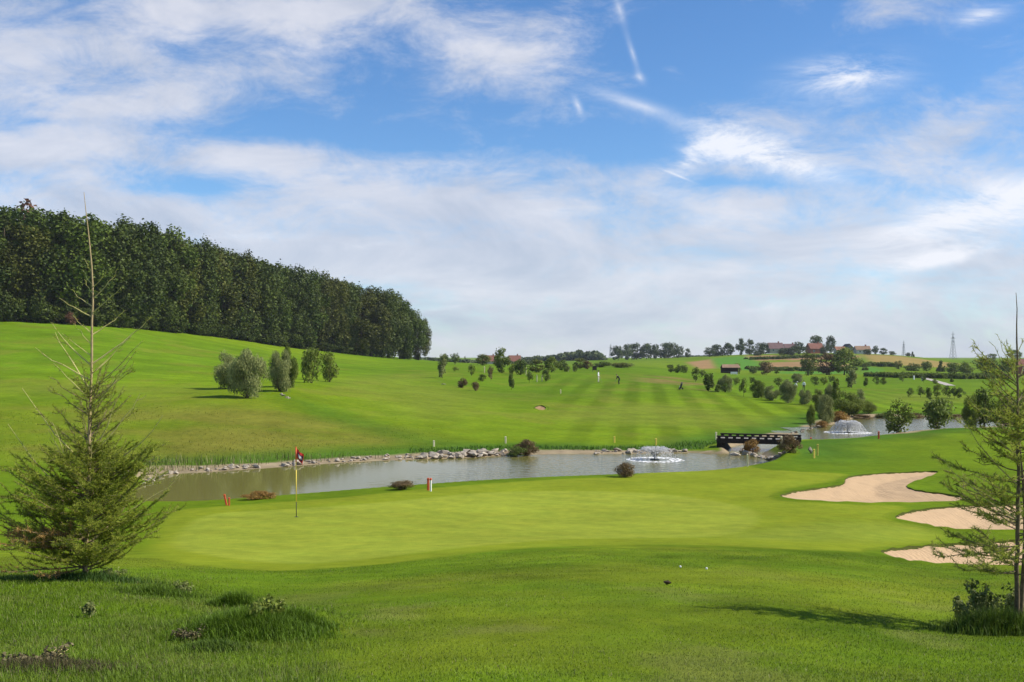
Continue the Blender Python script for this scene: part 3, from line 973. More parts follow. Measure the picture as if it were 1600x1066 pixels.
for s in range(4):
    proto('forest', 100 + s, 11500, .0175, 'round' if s % 2 else 'column', 75, .29 if s % 2 else .25, .50, .52, .9, .012, .25, elong=1.35, shell=.4)
for s in range(3):
    proto('round', 200 + s, 1800, .046, 'round', 30, .45, .47, .52, .8, .018, .32)
for s in range(3):
    proto('young', 230 + s, 950, .046, 'round', 20, .36, .47, .52, .85, .012, .34)
for s in range(2):
    proto('tall', 260 + s, 1500, .042, 'column', 24, .20, .48, .51, .9, .012, .36)
for s in range(3):
    proto('willow', 280 + s, 10500, .019, 'round', 27, .45, .49, .47, .6, .009, .40, droop=.55, elong=3.0, shell=.2, stems=9)
for s in range(3):
    proto('bush', 300 + s, 1600, .050, 'round', 20, .46, .47, .47, .5, .012, .42, shell=.3, stems=7)
for s in range(2):
    proto('conifer', 320 + s, 1900, .045, 'cone', 34, .34, .49, .50, .95, .014, .26, droop=.0)
for s in range(2):
    proto('twiggy', 340 + s, 3600, .026, 'round', 20, .47, .46, .46, .5, .009, .44, droop=.35, elong=3.2, shell=.2, stems=14)
for s in range(3):
    proto('pine', 360 + s, 3600, .030, 'cone', 44, .24, .50, .51, .97, .010, .24)

_cnt = {}


def plant(name, kind, pos, h, w, mat, label, cat, group=None, trunk_mat=None, rz=None):
    """a tree or bush H metres tall and W metres wide, with its crown and trunk as parts"""
    i = _cnt.get(kind, 0); _cnt[kind] = i + 1
    crown, tm, (nw_, nh_) = PROTO[kind][i % len(PROTO[kind])]
    root = empty(name, (pos[0], pos[1], pos[2] - .02 * h), rnd.uniform(0, 6.28) if rz is None else rz)
    root.scale = (w / nw_, w / nw_, 1.02 * h / nh_)
    c = link('crown', crown, root)
    c.material_slots[0].link = 'OBJECT'; c.material_slots[0].material = M[mat]
    link('trunk', tm, root)
    tag(root, label, cat, group)
    return root


def place(u, row, hp, wp, kind, mat, label, cat='tree', name='tree', group=None, Y=None):
    p = hit(u, row) if Y is None else at(u, Y)
    k = p[1] / F
    return plant(name, kind, p, hp * k, wp * k, mat, label, cat, group)


# ---- the wood on the left hill
FE = [(-120, 190, 22), (0, 205, 22.5), (150, 214, 23), (300, 255, 23.6), (400, 282, 23.2), (500, 308, 23.5), (600, 331, 21.5), (641, 343, 19.5)]
fe_u, fe_y, fe_h = (np.array(a, float) for a in zip(*FE))
line = np.column_stack([(fe_u - 800) / F * fe_y, fe_y])
seg = np.concatenate([[0], np.cumsum(np.linalg.norm(np.diff(line, axis=0), axis=1))])
LT = seg[-1]
FG = 'tall trees of the wood on the left hill'
for row in range(4):
    n = int(LT / 5.2)
    for i in range(n + 1):
        s = (i + (.5 if row % 2 else 0) + rnd.uniform(-.25, .25)) / n * LT
        s = min(max(s, 0), LT)
        x = np.interp(s, seg, line[:, 0]); y = np.interp(s, seg, line[:, 1]); h = np.interp(s, seg, fe_h)
        off = row * 5.5 + rnd.uniform(-1, 1)
        if row and s > LT - 8 - row * 3: continue
        x2, y2 = x - .80 * off, y + .60 * off * .6
        hh = h * rnd.uniform(.80, 1.03)
        uu = 800 + F * x2 / y2
        if row == 0:
            lab = 'dark broadleaf tree in the front rank of the wood on the left hill'
        else:
            lab = 'dark tree crown behind the front rank of the wood on the left hill'
        kind, mat = 'forest', ('forest', 'forest', 'forest_c', 'forest_b')[rnd.randrange(4)]
        if row > 1 and uu < 200 and rnd.random() < .25: kind, mat = 'pine', 'forest'
        plant('forest_tree', kind, (x2, y2, on_ground(x2, y2)), hh, (rnd.uniform(10.5, 14) if kind == 'forest' else 9), mat, lab, 'tree', FG + (' at its edge' if row == 0 else ' further in'))
p = at(38, 224)
plant('conifer_tree', 'pine', p, 25.0, 9, 'forest_red', 'russet dying conifer rising above the wood at far left', 'tree')
p = at(654, 346)
plant('forest_tree', 'forest', p, 15.5, 8, 'forest_b', 'last rounded tree at the right end of the dark wood', 'tree')
p = at(113, 205)
plant('shrub', 'bush', p, 2.6, 2.6, 'forest_red', 'small russet shrub at the foot of the dark wood behind the left larch', 'shrub')
for i, u in enumerate(range(-60, 660, 15)):            # low fringe that hides the trunks
    y = np.interp(u, fe_u, fe_y) - 3.5 + rnd.uniform(-1, 1)
    if u > 470 and i % 2: continue
    plant('fringe_shrub', 'bush', at(u + rnd.uniform(-5, 5), y), rnd.uniform(2.5, 6), rnd.uniform(4, 6.5), 'forest', 'low dark undergrowth shrub at the foot of the hill wood', 'shrub', 'undergrowth along the edge of the wood')

# ---- bushes on the far bank terrace
place(357, 608, 54, 42, 'willow', 'willow', 'grey green willow bush on the terrace, leftmost of its group', 'bush', 'willow_bush')
place(386, 622, 72, 56, 'willow', 'willow', 'biggest grey green willow bush on the terrace above the pond', 'bush', 'willow_bush')
place(438, 612, 62, 34, 'willow', 'willow', 'rounded willow bush in the middle of the terrace group', 'bush', 'willow_bush')
place(453, 606, 62, 26, 'willow', 'leaf', 'slim greener bush tucked behind the middle willow bush', 'bush', 'willow_bush')
place(487, 599, 54, 30, 'bush', 'leaf', 'young dark green tree right of the willow bushes on the terrace', 'tree', 'young_tree')
place(514, 597, 46, 28, 'bush', 'leaf', 'rightmost small dark tree of the terrace group above the pond', 'tree', 'young_tree')

# ---- young plantation on the middle hillside
G1 = 'young trees planted on the middle hillside'
for a in [
    (691, 591, 36, 13, 'tall', 'willow', 'tall slim grey green tree at the left end of the hillside plantation'),
    (695, 571, 18, 12, 'young', 'leaf_dark', 'dark tufted tree on the skyline behind the slim grey tree'),
    (711, 570, 18, 14, 'young', 'leaf_dark', 'spreading dark tree on the skyline, second from the wood'),
    (727, 567, 11, 5, 'conifer', 'leaf_dark', 'tiny pointed conifer on the skyline near the dark wood'),
    (711, 581, 8, 11, 'young', 'leaf', 'very small tree with flat crown below the skyline trees'),
    (721, 606, 15, 18, 'bush', 'leaf_brown', 'reddish brown bush, larger of the two low on the hillside'),
    (743, 611, 14, 12, 'bush', 'leaf_brown', 'reddish brown bush, smaller and lowest on the hillside'),
    (737, 588, 18, 12, 'young', 'leaf', 'mid green sapling straight above the two brown bushes'),
    (754, 596, 11, 12, 'bush', 'leaf', 'low round green bush right of the mid green sapling'),
    (754, 571, 17, 26, 'round', 'leaf_olive', 'broad olive tree in front of the reddish roofs'),
    (767, 595, 23, 9, 'young', 'leaf_brown', 'thin brownish sapling left of the largest hillside tree'),
    (783, 583, 38, 27, 'round', 'leaf_dark', 'largest open crowned tree of the hillside plantation'),
    (799, 609, 25, 9, 'tall', 'leaf_dark', 'dark narrow tree standing alone lowest on the hillside'),
    (799, 584, 16, 14, 'bush', 'leaf', 'green bush right beside the largest hillside tree'),
    (814, 586, 24, 22, 'bush', 'leaf_dark', 'dark dense bush below the reddish roof'),
    (827, 598, 18, 11, 'young', 'leaf_dark', 'dark sapling left of the yellow planting stakes'),
    (838, 582, 20, 26, 'round', 'leaf_olive', 'olive round tree behind the yellow planting stakes'),
    (853, 596, 19, 12, 'bush', 'leaf_dark', 'dark upright bush right of the yellow planting stakes'),
    (862, 582, 24, 24, 'round', 'leaf', 'rounded green tree in the middle of the crest plantation'),
    (878, 579, 16, 20, 'round', 'leaf_dark', 'dark round tree right of the crest plantation middle'),
    (885, 581, 10, 11, 'bush', 'leaf', 'little green bush by the white sticks on the crest'),
    (898, 581, 10, 8, 'bush', 'leaf_dark', 'little dark bush right of the white sticks on the crest'),
    (906, 576, 16, 22, 'round', 'leaf_olive', 'olive tree on the crest left of the small dark board'),
    (918, 577, 13, 14, 'bush', 'leaf_brown', 'brownish bush touching the small dark board on the crest'),
    (938, 574, 9, 34, 'bush', 'leaf_dark', 'low wide dark bush just right of the small crest board'),
    (970, 575, 8, 40, 'bush', 'leaf_olive', 'low wide olive bush on the crest above the second golfer'),
    (1048, 582, 12, 13, 'bush', 'leaf_dark', 'left of three dark bushes on the crest above the golf bag'),
    (1058, 583, 13, 13, 'bush', 'leaf_dark', 'middle of three dark bushes on the crest above the golf bag'),
    (1068, 583, 12, 12, 'bush', 'leaf_dark', 'right of three dark bushes on the crest above the golf bag'),
]:
    place(*a, group=G1, name='young_tree' if a[4] in ('young', 'round', 'tall', 'conifer') else 'bush', cat='tree' if a[4] in ('young', 'round', 'tall', 'conifer') else 'bush')
# ---- row of trees at the right edge of the far fairway
G2 = 'trees along the right edge of the far fairway'
for a in [
    (1087, 597, 23, 13, 'young', 'leaf_dark', 'dark tree at the left end of the fairway edge row'),
    (1097, 590, 12, 11, 'young', 'leaf', 'small green tree behind the left end of the fairway edge row'),
    (1107, 611, 27, 15, 'tall', 'leaf_dark', 'dark upright tree, second in the fairway edge row'),
    (1122, 613, 12, 11, 'bush', 'leaf_dark', 'low dark bush at the foot of the fairway edge row'),
    (1133, 613, 26, 21, 'willow', 'willow', 'soft grey green willow, third in the fairway edge row'),
    (1162, 620, 29, 12, 'young', 'leaf_dark', 'slender dark tree alone in the fairway edge row'),
    (1185, 622, 27, 21, 'willow', 'leaf', 'green willow bush right of the slender dark tree'),
    (1206, 626, 22, 24, 'willow', 'willow', 'low grey willow bush between two taller willows'),
    (1231, 630, 35, 28, 'willow', 'willow', 'tall grey willow left of the two white shirted golfers'),
    (1258, 632, 22, 20, 'willow', 'willow', 'small grey willow below the two white shirted golfers'),
    (1279, 634, 24, 20, 'willow', 'leaf_olive', 'olive willow above the upper fountain pond'),
    (1267, 668, 34, 12, 'willow', 'leaf', 'slim bush at the stony left bank of the upper pond'),
    (1290, 662, 44, 24, 'willow', 'willow', 'pale willow standing left behind the upper fountain'),
    (1306, 640, 48, 12, 'tall', 'leaf', 'thin tall poplar behind the upper fountain'),
    (1324, 650, 36, 44, 'willow', 'leaf', 'broad green willow straight behind the upper fountain'),
    (1357, 647, 20, 22, 'willow', 'leaf', 'low willow on the far shore right of the upper fountain'),
    (1246, 598, 14, 16, 'willow', 'willow', 'grey willow bush just above the two white shirted golfers'),
    (1340, 640, 30, 26, 'willow', 'willow', 'grey willow right behind the broad green willow'),
    (1298, 636, 34, 20, 'willow', 'willow', 'grey willow leaning against the thin poplar'),
    (1284, 655, 30, 18, 'willow', 'leaf_olive', 'olive willow between the pale willow and the slim bank bush'),
    (1216, 604, 14, 14, 'young', 'leaf', 'small tree above the tall grey willow of the fairway edge row'),
    (1150, 602, 12, 12, 'young', 'leaf', 'small tree behind the slender dark tree of the fairway edge row'),
    (1175, 601, 12, 10, 'young', 'leaf_dark', 'small dark tree above the green willow bush'),
]:
    place(*a, group=G2, name='willow_tree' if a[4] == 'willow' else 'young_tree')
place(1311, 660, 17, 32, 'twiggy', 'leaf_orange', 'orange rust coloured shrub on the bank behind the upper fountain', 'shrub', 'shrub')
place(1385, 656, 10, 30, 'twiggy', 'leaf_olive', 'olive reed clump at the upper pond far shore behind the green bush', 'shrub', 'shrub')
place(1430, 655, 9, 30, 'twiggy', 'leaf_brown', 'reddish reed clump at the upper pond between the two big bushes', 'shrub', 'shrub')
place(1495, 658, 10, 40, 'twiggy', 'leaf_brown', 'brown reed clump at the right end of the upper pond', 'shrub', 'shrub')
place(1284, 668, 10, 22, 'twiggy', 'leaf_orange', 'low rusty clump on the stony left bank of the upper pond', 'shrub', 'shrub')
place(1345, 656, 8, 30, 'twiggy', 'leaf_brown', 'low reddish reed clump at the upper pond far shore', 'shrub', 'shrub')
place(1402, 672, 50, 46, 'bush', 'leaf', 'big green bush on the near shore of the upper pond', 'bush', 'bush', Y=80)
place(1464, 668, 50, 46, 'bush', 'leaf_dark', 'big dark bush on the upper pond shore, right of the green one', 'bush', 'bush', Y=83)
place(1519, 666, 52, 26, 'willow', 'leaf', 'soft green tree left of the dark tree by the right larch', 'tree', 'willow_tree', Y=88)
place(1539, 665, 62, 32, 'round', 'leaf_dark', 'tall dark tree on the shore just left of the right larch', 'tree', 'tree', Y=88)
place(1572, 665, 46, 40, 'willow', 'leaf', 'green tree seen through the right larch', 'tree', 'willow_tree', Y=88)
place(1610, 665, 56, 40, 'round', 'leaf', 'green tree at the right edge behind the larch', 'tree', 'tree', Y=88)
# ---- saplings on the right meadow
G3 = 'saplings on the right meadow'
for a in [
    (1273, 603, 15, 13, 'young', 'leaf_dark', 'leftmost of three small dark saplings under the brown tree'),
    (1287, 602, 13, 13, 'young', 'leaf', 'middle of three small saplings under the brown tree'),
    (1299, 599, 12, 12, 'young', 'leaf_dark', 'rightmost of three small dark saplings under the brown tree'),
    (1331, 606, 27, 16, 'tall', 'willow', 'grey green poplar below the big round tree on the right meadow'),
    (1353, 605, 15, 7, 'tall', 'leaf_dark', 'tiny dark sapling right of the grey poplar'),
    (1369, 602, 14, 9, 'young', 'leaf_dark', 'left one of a pair of dark saplings in mid meadow'),
    (1380, 601, 11, 10, 'bush', 'leaf', 'right one of a pair of small bushes in mid meadow'),
    (1422, 621, 15, 10, 'young', 'leaf_dark', 'first sapling of the lower meadow row from the left'),
    (1438, 621, 17, 13, 'young', 'leaf_dark', 'second sapling of the lower meadow row from the left'),
    (1451, 625, 19, 9, 'tall', 'leaf_dark', 'narrow third sapling of the lower meadow row'),
    (1466, 622, 22, 16, 'young', 'leaf', 'fourth and tallest sapling of the lower meadow row'),
    (1480, 622, 19, 14, 'young', 'leaf_dark', 'fifth sapling of the lower meadow row'),
    (1491, 623, 18, 12, 'young', 'leaf_dark', 'sixth sapling of the lower meadow row'),
    (1500, 624, 18, 13, 'young', 'leaf_dark', 'last sapling of the lower meadow row near the larch'),
    (1410, 597, 12, 10, 'young', 'leaf', 'green sapling left of the small white posts in the meadow'),
    (1443, 598, 12, 8, 'young', 'leaf_dark', 'dark sapling right of the small white posts in the meadow'),
    (1462, 600, 8, 9, 'bush', 'leaf', 'small round bush beside the pale meadow path'),
    (1487, 597, 9, 6, 'conifer', 'leaf_dark', 'tiny pointed tree beyond the pale meadow path'),
]:
    place(*a, group=G3, name='sapling')
# ---- larger trees below the far fields
G4 = 'big trees below the far fields'
for a in [
    (1152, 583, 15, 13, 'round', 'leaf', 'small round tree over the brown roofed shelter'),
    (1178, 584, 10, 14, 'bush', 'leaf_dark', 'dark low bush right of the brown roofed shelter'),
    (1197, 586, 21, 21, 'round', 'leaf_brown', 'brown leaved tree in front of the green field'),
    (1213, 584, 7, 9, 'bush', 'leaf_dark', 'small dark bush right of the brown leaved tree'),
    (1263, 587, 36, 26, 'round', 'leaf_olive', 'olive brown tree with bare trunk in front of the ploughed field'),
    (1292, 586, 34, 26, 'round', 'leaf_brown', 'purple brown tree left half of the big pair'),
    (1319, 586, 42, 46, 'round', 'leaf', 'largest round green tree below the hilltop houses'),
    (1404, 577, 13, 13, 'round', 'leaf_olive', 'olive tree at the lower edge of the wheat field'),
    (1428, 580, 12, 26, 'bush', 'leaf_dark', 'wide dark hedge bush below the wheat field'),
    (1447, 580, 15, 18, 'bush', 'leaf', 'rounded hedge bush below the wheat field'),
    (1471, 581, 19, 14, 'conifer', 'leaf_dark', 'dark pointed tree rising from the hedge below the wheat field'),
    (1490, 584, 17, 26, 'bush', 'leaf_dark', 'dark hedge bush right of the pointed hedge tree'),
    (1512, 585, 19, 26, 'bush', 'leaf', 'green hedge bush left of the right hill'),
    (1541, 584, 24, 36, 'bush', 'leaf_dark', 'dark thicket on the right hill slope beside the larch'),
    (1575, 582, 20, 30, 'bush', 'leaf_dark', 'dark thicket on the right hill behind the larch top'),
    (1548, 563, 10, 18, 'round', 'leaf_dark', 'small round tree on the right hill skyline'),
    (1586, 562, 15, 20, 'round', 'leaf_dark', 'rounded tree on the right hill skyline behind the larch'),
]:
    place(*a, group=G4, name='tree' if a[4] in ('round', 'conifer') else 'hedge_bush')
# ---- hilltop hamlet trees
G5 = 'trees of the hilltop hamlet'
for (u, Y, hp, wp, kind, label) in [
    (1109, 690, 14, 20, 'round', 'low round tree at the left end of the hilltop clump'),
    (1122, 695, 18, 22, 'round', 'middle tree of the hilltop clump left of the houses'),
    (1138, 690, 20, 20, 'round', 'right tree of the hilltop clump left of the houses'),
    (1158, 690, 26, 15, 'round', 'airy tall tree left of the first hilltop roof'),
    (1171, 690, 24, 14, 'round', 'second airy tall tree left of the first hilltop roof'),
    (1189, 700, 18, 24, 'round', 'broad tree touching the first mauve roof'),
    (1184, 660, 9, 20, 'bush', 'low bush under the first mauve roof'),
    (1225, 650, 11, 18, 'bush', 'low dark bush between the two mauve roofs'),
    (1248, 660, 19, 22, 'round', 'dark round tree left of the brick red house'),
    (1238, 640, 12, 22, 'bush', 'dark bush below the second mauve roof'),
    (1272, 720, 27, 26, 'round', 'big tree rising behind the brick red house'),
    (1297, 690, 27, 16, 'round', 'tall tree right of the brick red house'),
    (1288, 640, 16, 14, 'bush', 'dark bush at the right end of the brick red house'),
    (1355, 640, 9, 12, 'bush', 'dark bush in front of the pale hilltop house'),
    (1368, 690, 13, 11, 'round', 'small round tree right of the pale hilltop house'),
    (1380, 690, 10, 12, 'round', 'second small round tree right of the pale hilltop house'),
    (1394, 690, 6, 12, 'bush', 'lone low bush on the hilltop skyline'),
    (1420, 700, 6, 9, 'bush', 'low bush on the skyline right of the smaller pylon'),
    (1426, 700, 9, 5, 'conifer', 'small pointed tree on the skyline right of the smaller pylon')]:
    p = at(u, Y)
    plant('hilltop_tree', kind, p, hp * Y / F, wp * Y / F, 'far_leaf', label, 'tree' if kind != 'bush' else 'bush', G5)
# ---- woods on the middle skyline
G6 = 'trees of the small wood on the middle skyline'
for ord_, (u, Y, hp, wp) in zip(('first', 'second', 'third', 'fourth', 'fifth', 'sixth', 'seventh', 'last'), [(966, 735, 22, 22), (980, 750, 24, 24), (995, 760, 25, 24), (1010, 755, 24, 24), (1024, 745, 22, 22), (1038, 720, 24, 22), (1050, 710, 24, 22), (1060, 715, 19, 16)]):
    p = at(u, Y)
    plant('skyline_tree', 'round', p, hp * Y / F, wp * Y / F, 'far_leaf', ord_ + ' dark tree from the left in the small wood on the middle skyline', 'tree', G6)
p = at(1074, 700)
plant('skyline_tree', 'round', p, 14 * 700 / F, 10 * 700 / F, 'far_leaf', 'lone small tree at the right end of the middle skyline wood', 'tree')


def far_wood(name, pts, mat, label, seed, size=2.6):
    """a distant wood that reads as one mass"""
    rs = np.random.default_rng(seed)
    C, R = [], []
    for (u, Y, top_row, half) in pts:
        x = (u - 800) / F * Y; g = on_ground(x, Y)
        top = EYE - (top_row - HOR) / F * Y
        h = max(top - g, .9)
        for k in range(7):
            q = rs.uniform(.28, .5) * h
            C.append((x + rs.uniform(-1, 1) * half, Y + rs.uniform(-8, 14), g + rs.uniform(.2, .8) * (h - q * .8))); R.append((half * .55, half * .6, q * .6))
    V, Fq, t = leaf_cards(C, R, len(C) * 130, size, rs, 0, .5)
    o = link(name, mesh_np(name, V, Fq, tint=t), None, M[mat])
    tag(o, label, kind='stuff')


far_wood('distant_woodland', [(812 + 9 * i, 880 - 6 * i, r, 5.5) for i, r in enumerate((560, 559, 558, 557, 556, 556, 554, 553, 551, 549, 547, 545, 544.5, 546, 548))], 'far_leaf',
         'dark wooded ridge rising on the middle horizon behind the young trees', 5)
far_wood('distant_woodland', [(655 + 11 * i, 640, r, 6) for i, r in enumerate((565, 563, 562.5, 562, 562, 562.5, 562, 562.5, 563, 562, 562.5, 563, 562, 563, 563, 562))], 'far_leaf',
         'thin dark strip of woodland on the horizon right of the hill wood', 6, 1.6)
far_wood('distant_woodland', [(1072 + 14 * i, 1200, 557.5, 12) for i in range(5)], 'far_leaf', 'faint far wood strip on the skyline left of the hilltop clump', 7)
for nm, U, Yq, hp, lab in (('hedge', range(1178, 1345, 5), 425, 4.0, 'straight dark hedge under the big trees and the green field'), ('hedge', range(1176, 1330, 5), 590, 3.0, 'thin dark hedge between the two brown hilltop fields'),
                           ('hedge', range(1378, 1560, 6), 300, 4.5, 'long dark hedge along the pale lane in the right meadow'), ('hedge', range(1345, 1400, 5), 465, 6, 'dark hedge running down the left edge of the wheat field')):
    far_wood(nm, [(u, Yq, HOR + (EYE - at(u, Yq)[2]) / Yq * F - hp, 5 * Yq / F * .7) for u in U], 'leaf_dark', lab, 8 + Yq, 1.2)

# ---- shrubs round the pond
place(822, 712, 24, 34, 'twiggy', 'leaf_brown', 'round reddish brown twiggy shrub on the far pond shore', 'shrub', 'shrub')
place(806, 714, 16, 30, 'twiggy', 'leaf_dark', 'dark low shrub leaning left against the brown shore shrub', 'shrub', 'shrub')
place(1233, 722, 27, 34, 'twiggy', 'leaf_brown', 'brown rounded shrub on the bank right of the bridge', 'shrub', 'shrub', Y=59.8)
place(1176, 716, 26, 26, 'twiggy', 'leaf_orange', 'yellow orange shrub among the white stones below the bridge', 'shrub', 'shrub', Y=65)
place(977, 746, 22, 34, 'twiggy', 'leaf_brown', 'small ragged brownish shrub at the pond edge of the green', 'shrub', 'shrub', Y=45.3)
place(632, 766, 14, 40, 'twiggy', 'leaf_brown', 'low brown dry weed clump behind the green near the red stake', 'shrub', 'shrub', Y=39.3)
place(405, 790, 12, 50, 'twiggy', 'leaf_orange', 'low rusty dry weeds at the pond edge left of the flag', 'shrub', 'shrub', Y=36.6)
place(1178, 685, 8, 20, 'twiggy', 'leaf_brown', 'low brown tuft on the bank just behind the bridge', 'shrub', 'shrub', Y=74)


# ------------------------------------------------------------------ the two young larches in front
def larch(base, H, seed, spec, label, right=False):
    rs = np.random.default_rng(seed)
    root = empty('larch_tree', base)
    stem_m, ndl = (M['larch_bark_dark'], M['needle_r']) if right else (M['larch_bark'], M['needle'])
    zt = np.linspace(0, H, 22)
    lean = spec['lean']
    X = np.interp(zt / H, [p[0] for p in lean], [p[1] for p in lean]) + rs.normal(0, .004, 22) * (zt > .3)
    Yp = np.cumsum(rs.normal(0, .004, 22))
    P = np.column_stack([X, Yp, zt])
    mb = MB(); r = np.interp(zt / H, [0, .1, .5, .85, 1], [.034, .026, .017, .009, .003]) * spec['thick']
    mb.tube(P, r, 8)
    mb.build('trunk', stem_m, root, smooth=True)
    if spec.get('second'):
        dx, h2 = spec['second']
        z2 = np.linspace(0, h2, 12)
        mb = MB(); mb.tube(np.column_stack([dx + .03 * np.sin(z2 * 2), .06 + .02 * np.cos(z2 * 3), z2]), np.linspace(.026, .006, 12), 7)
        mb.build('trunk', stem_m, root, smooth=True)
    wood, shoot = MB(), MB()
    NP, ND, NT, NS = [], [], [], []       # needle base, direction, tint, size
    DP, DD, DT, DS = [], [], [], []

    def stem_at(z):
        return np.array([np.interp(z, zt, P[:, 0]), np.interp(z, zt, P[:, 1]), z])

    def needles(Q, dens, size, dead=False, spread=.9):
        """needle tufts along the polyline Q"""
        L = np.linalg.norm(np.diff(Q, axis=0), axis=1); n = int(dens * L.sum())
        if n < 1: return
        s = np.sort(rs.uniform(0, L.sum(), n)); cs = np.concatenate([[0], np.cumsum(L)])
        B = np.stack([np.interp(s, cs, Q[:, k]) for k in range(3)], 1)
        t = Q[-1] - Q[0]; t = t / (np.linalg.norm(t) + 1e-9)
        d = rs.normal(size=(n, 3)) * spread + t * .55 + np.array([0, 0, .15]); d /= np.linalg.norm(d, axis=1, keepdims=True)
        tgt = (DP, DD, DT, DS) if dead else (NP, ND, NT, NS)
        tgt[0].append(B); tgt[1].append(d); tgt[2].append(np.clip(.5 + rs.normal(0, .22, n) + rs.uniform(-.2, .2), 0, 1)); tgt[3].append(size * rs.uniform(.6, 1.3, n))

    for (z, az, L, up, curve, dens, tw, bare) in spec['branches'](rs, H):
        a = stem_at(z)
        n = 7; t = np.linspace(0, 1, n)
        d = np.array([math.cos(az), math.sin(az)])
        rad = L * (t * math.cos(up) + 0 * t)
        hgt = L * (t * math.sin(up) + curve * t ** 2.2) 
        wig = rs.normal(0, .012, (n, 3)) * t[:, None]
        Q = np.column_stack([a[0] + d[0] * rad, a[1] + d[1] * rad, a[2] + hgt]) + wig
        g = base[2]
        Q[:, 2] = np.maximum(Q[:, 2], .03)
        br = .0105 * (L / 1.0) ** .5 * (1 - .8 * t) * (1.15 if bare else 1) * spec.get('bt', 1)
        (shoot if bare else wood).tube(Q, np.maximum(br, .0022), 5, cap=False)
        dead = dens < 0
        needles(Q[1:], abs(dens) * .8, spec['nl'], dead)
        for k in range(tw):
            s = rs.uniform(.18, .98); i = s * (n - 1); i0 = min(int(i), n - 2)
            p = Q[i0] + (Q[i0 + 1] - Q[i0]) * (i - i0)
            side = rs.choice([-1, 1]); l = L * rs.uniform(.16, .38) * (1.15 - s * .6)
            td = np.array([d[0], d[1], 0]) * .75 + np.array([-d[1], d[0], 0]) * side * rs.uniform(.5, 1.0) + np.array([0, 0, rs.uniform(-.15, .75)])
            td /= np.linalg.norm(td)
            T = np.array([p, p + td * l * .55 + [0, 0, rs.uniform(-.02, .02)], p + td * l + [0, 0, l * .12]])
            T[:, 2] = np.maximum(T[:, 2], .03)
            wood.tube(T, [.0035, .0026, .0016], 4, cap=False)
            needles(T, abs(dens), spec['nl'], dead)
    wood.build('branch_framework', M['larch_bark_dark'], root)
    if shoot.n: shoot.build('bare_shoots', M['shoot'], root)

    def needle_mesh(name, PP, DDr, TT_, SS, mat):
        B, d, t, s = np.concatenate(PP), np.concatenate(DDr), np.concatenate(TT_), np.concatenate(SS)
        side = np.cross(d, rs.normal(size=d.shape)); side /= np.linalg.norm(side, axis=1, keepdims=True) + 1e-9
        w = spec['nw'] * (s / spec['nl'])[:, None]
        V = np.stack([B - side * w, B + side * w, B + d * s[:, None]], 1).reshape(-1, 3)
        V[:, 2] = np.maximum(V[:, 2], .0)
        return link(name, mesh_np(name, V, np.arange(len(V)).reshape(-1, 3), tint=np.repeat(t, 3)), root, mat)
    needle_mesh('crown', NP, ND, NT, NS, ndl)
    if DP:
        dd = needle_mesh('dead_foliage', DP, DD, DT, DS, M['needle_dead'])
        dd['label'] = 'dry orange brown needles on the lowest left branches'
    tag(root, label, 'tree', 'young larches in the foreground')
    return root


def left_branches(rs, H):
    out = []
    # dense skirt
    for i in range(125):
        z = rs.uniform(.06, 1.52)
        az = rs.uniform(0, 2 * math.pi)
        prof = np.interp(z, [0, .35, .8, 1.2, 1.6], [.84, 1.12, .98, .72, .46])
        out.append((z, az, prof * rs.uniform(.6, 1.12), rs.uniform(.0, .6), rs.uniform(.05, .40), 330, 12, False))
    # dead lower left branches
    for i in range(15):
        out.append((rs.uniform(.14, .55), math.radians(rs.uniform(170, 265)), rs.uniform(.75, 1.12), rs.uniform(-.05, .22), .08, -210, 9, False))
    # transition
    for i in range(40):
        z = rs.uniform(1.40, 2.30)
        out.append((z, rs.uniform(0, 6.28), rs.uniform(.42, .78) * (1 - .25 * (z - 1.45)), rs.uniform(.40, .85), rs.uniform(.1, .4), 230 - 150 * (z - 1.4), 5, False))
    # long bare shoots sticking out of the skirt
    for (z, deg, L, up, cu) in [(1.35, 185, 1.05, .75, .25), (.9, 190, 1.05, .55, .42), (1.5, 5, .85, .75, .2), (1.2, -8, 1.1, .5, .25), (1.0, 200, .8, 1.0, .2), (.8, -60, .8, 1.0, .25), (1.0, -120, .9, 1.0, .2), (1.4, -30, .8, .9, .2), (.6, 10, 1.2, .35, .2)]:
        out.append((z, math.radians(deg), L, up, cu, 60, 1, True))
    # open top: rising shoots, mostly in view from the side
    for (z, side, L, up) in [(2.15, 1, .62, .62), (2.2, -1, .55, .7), (2.32, 1, .80, .55), (2.42, -1, .78, .50), (2.5, 1, .62, .75), (2.6, -1, .70, .66), (2.62, 1, .86, .62), (2.72, -1, .42, .6), (2.98, 1, .44, .55), (3.0, -1, .30, .72),
                             (3.2, -1, .42, .45), (3.24, 1, .50, .62), (3.32, -1, .36, .55), (3.42, 1, .40, .70), (3.46, -1, .22, 1.0), (3.56, 1, .28, .52), (3.58, -1, .20, .9), (3.74, -1, .14, 1.0), (2.85, -1, .3, .9), (2.3, -1, .9, .8), (2.05, 1, .95, .7)]:
        az = (0 if side > 0 else math.pi) + rs.uniform(-.5, .5)
        out.append((z, az, L, up, rs.uniform(.02, .22), 70, 1 if z < 2.7 else 0, True))
    return out


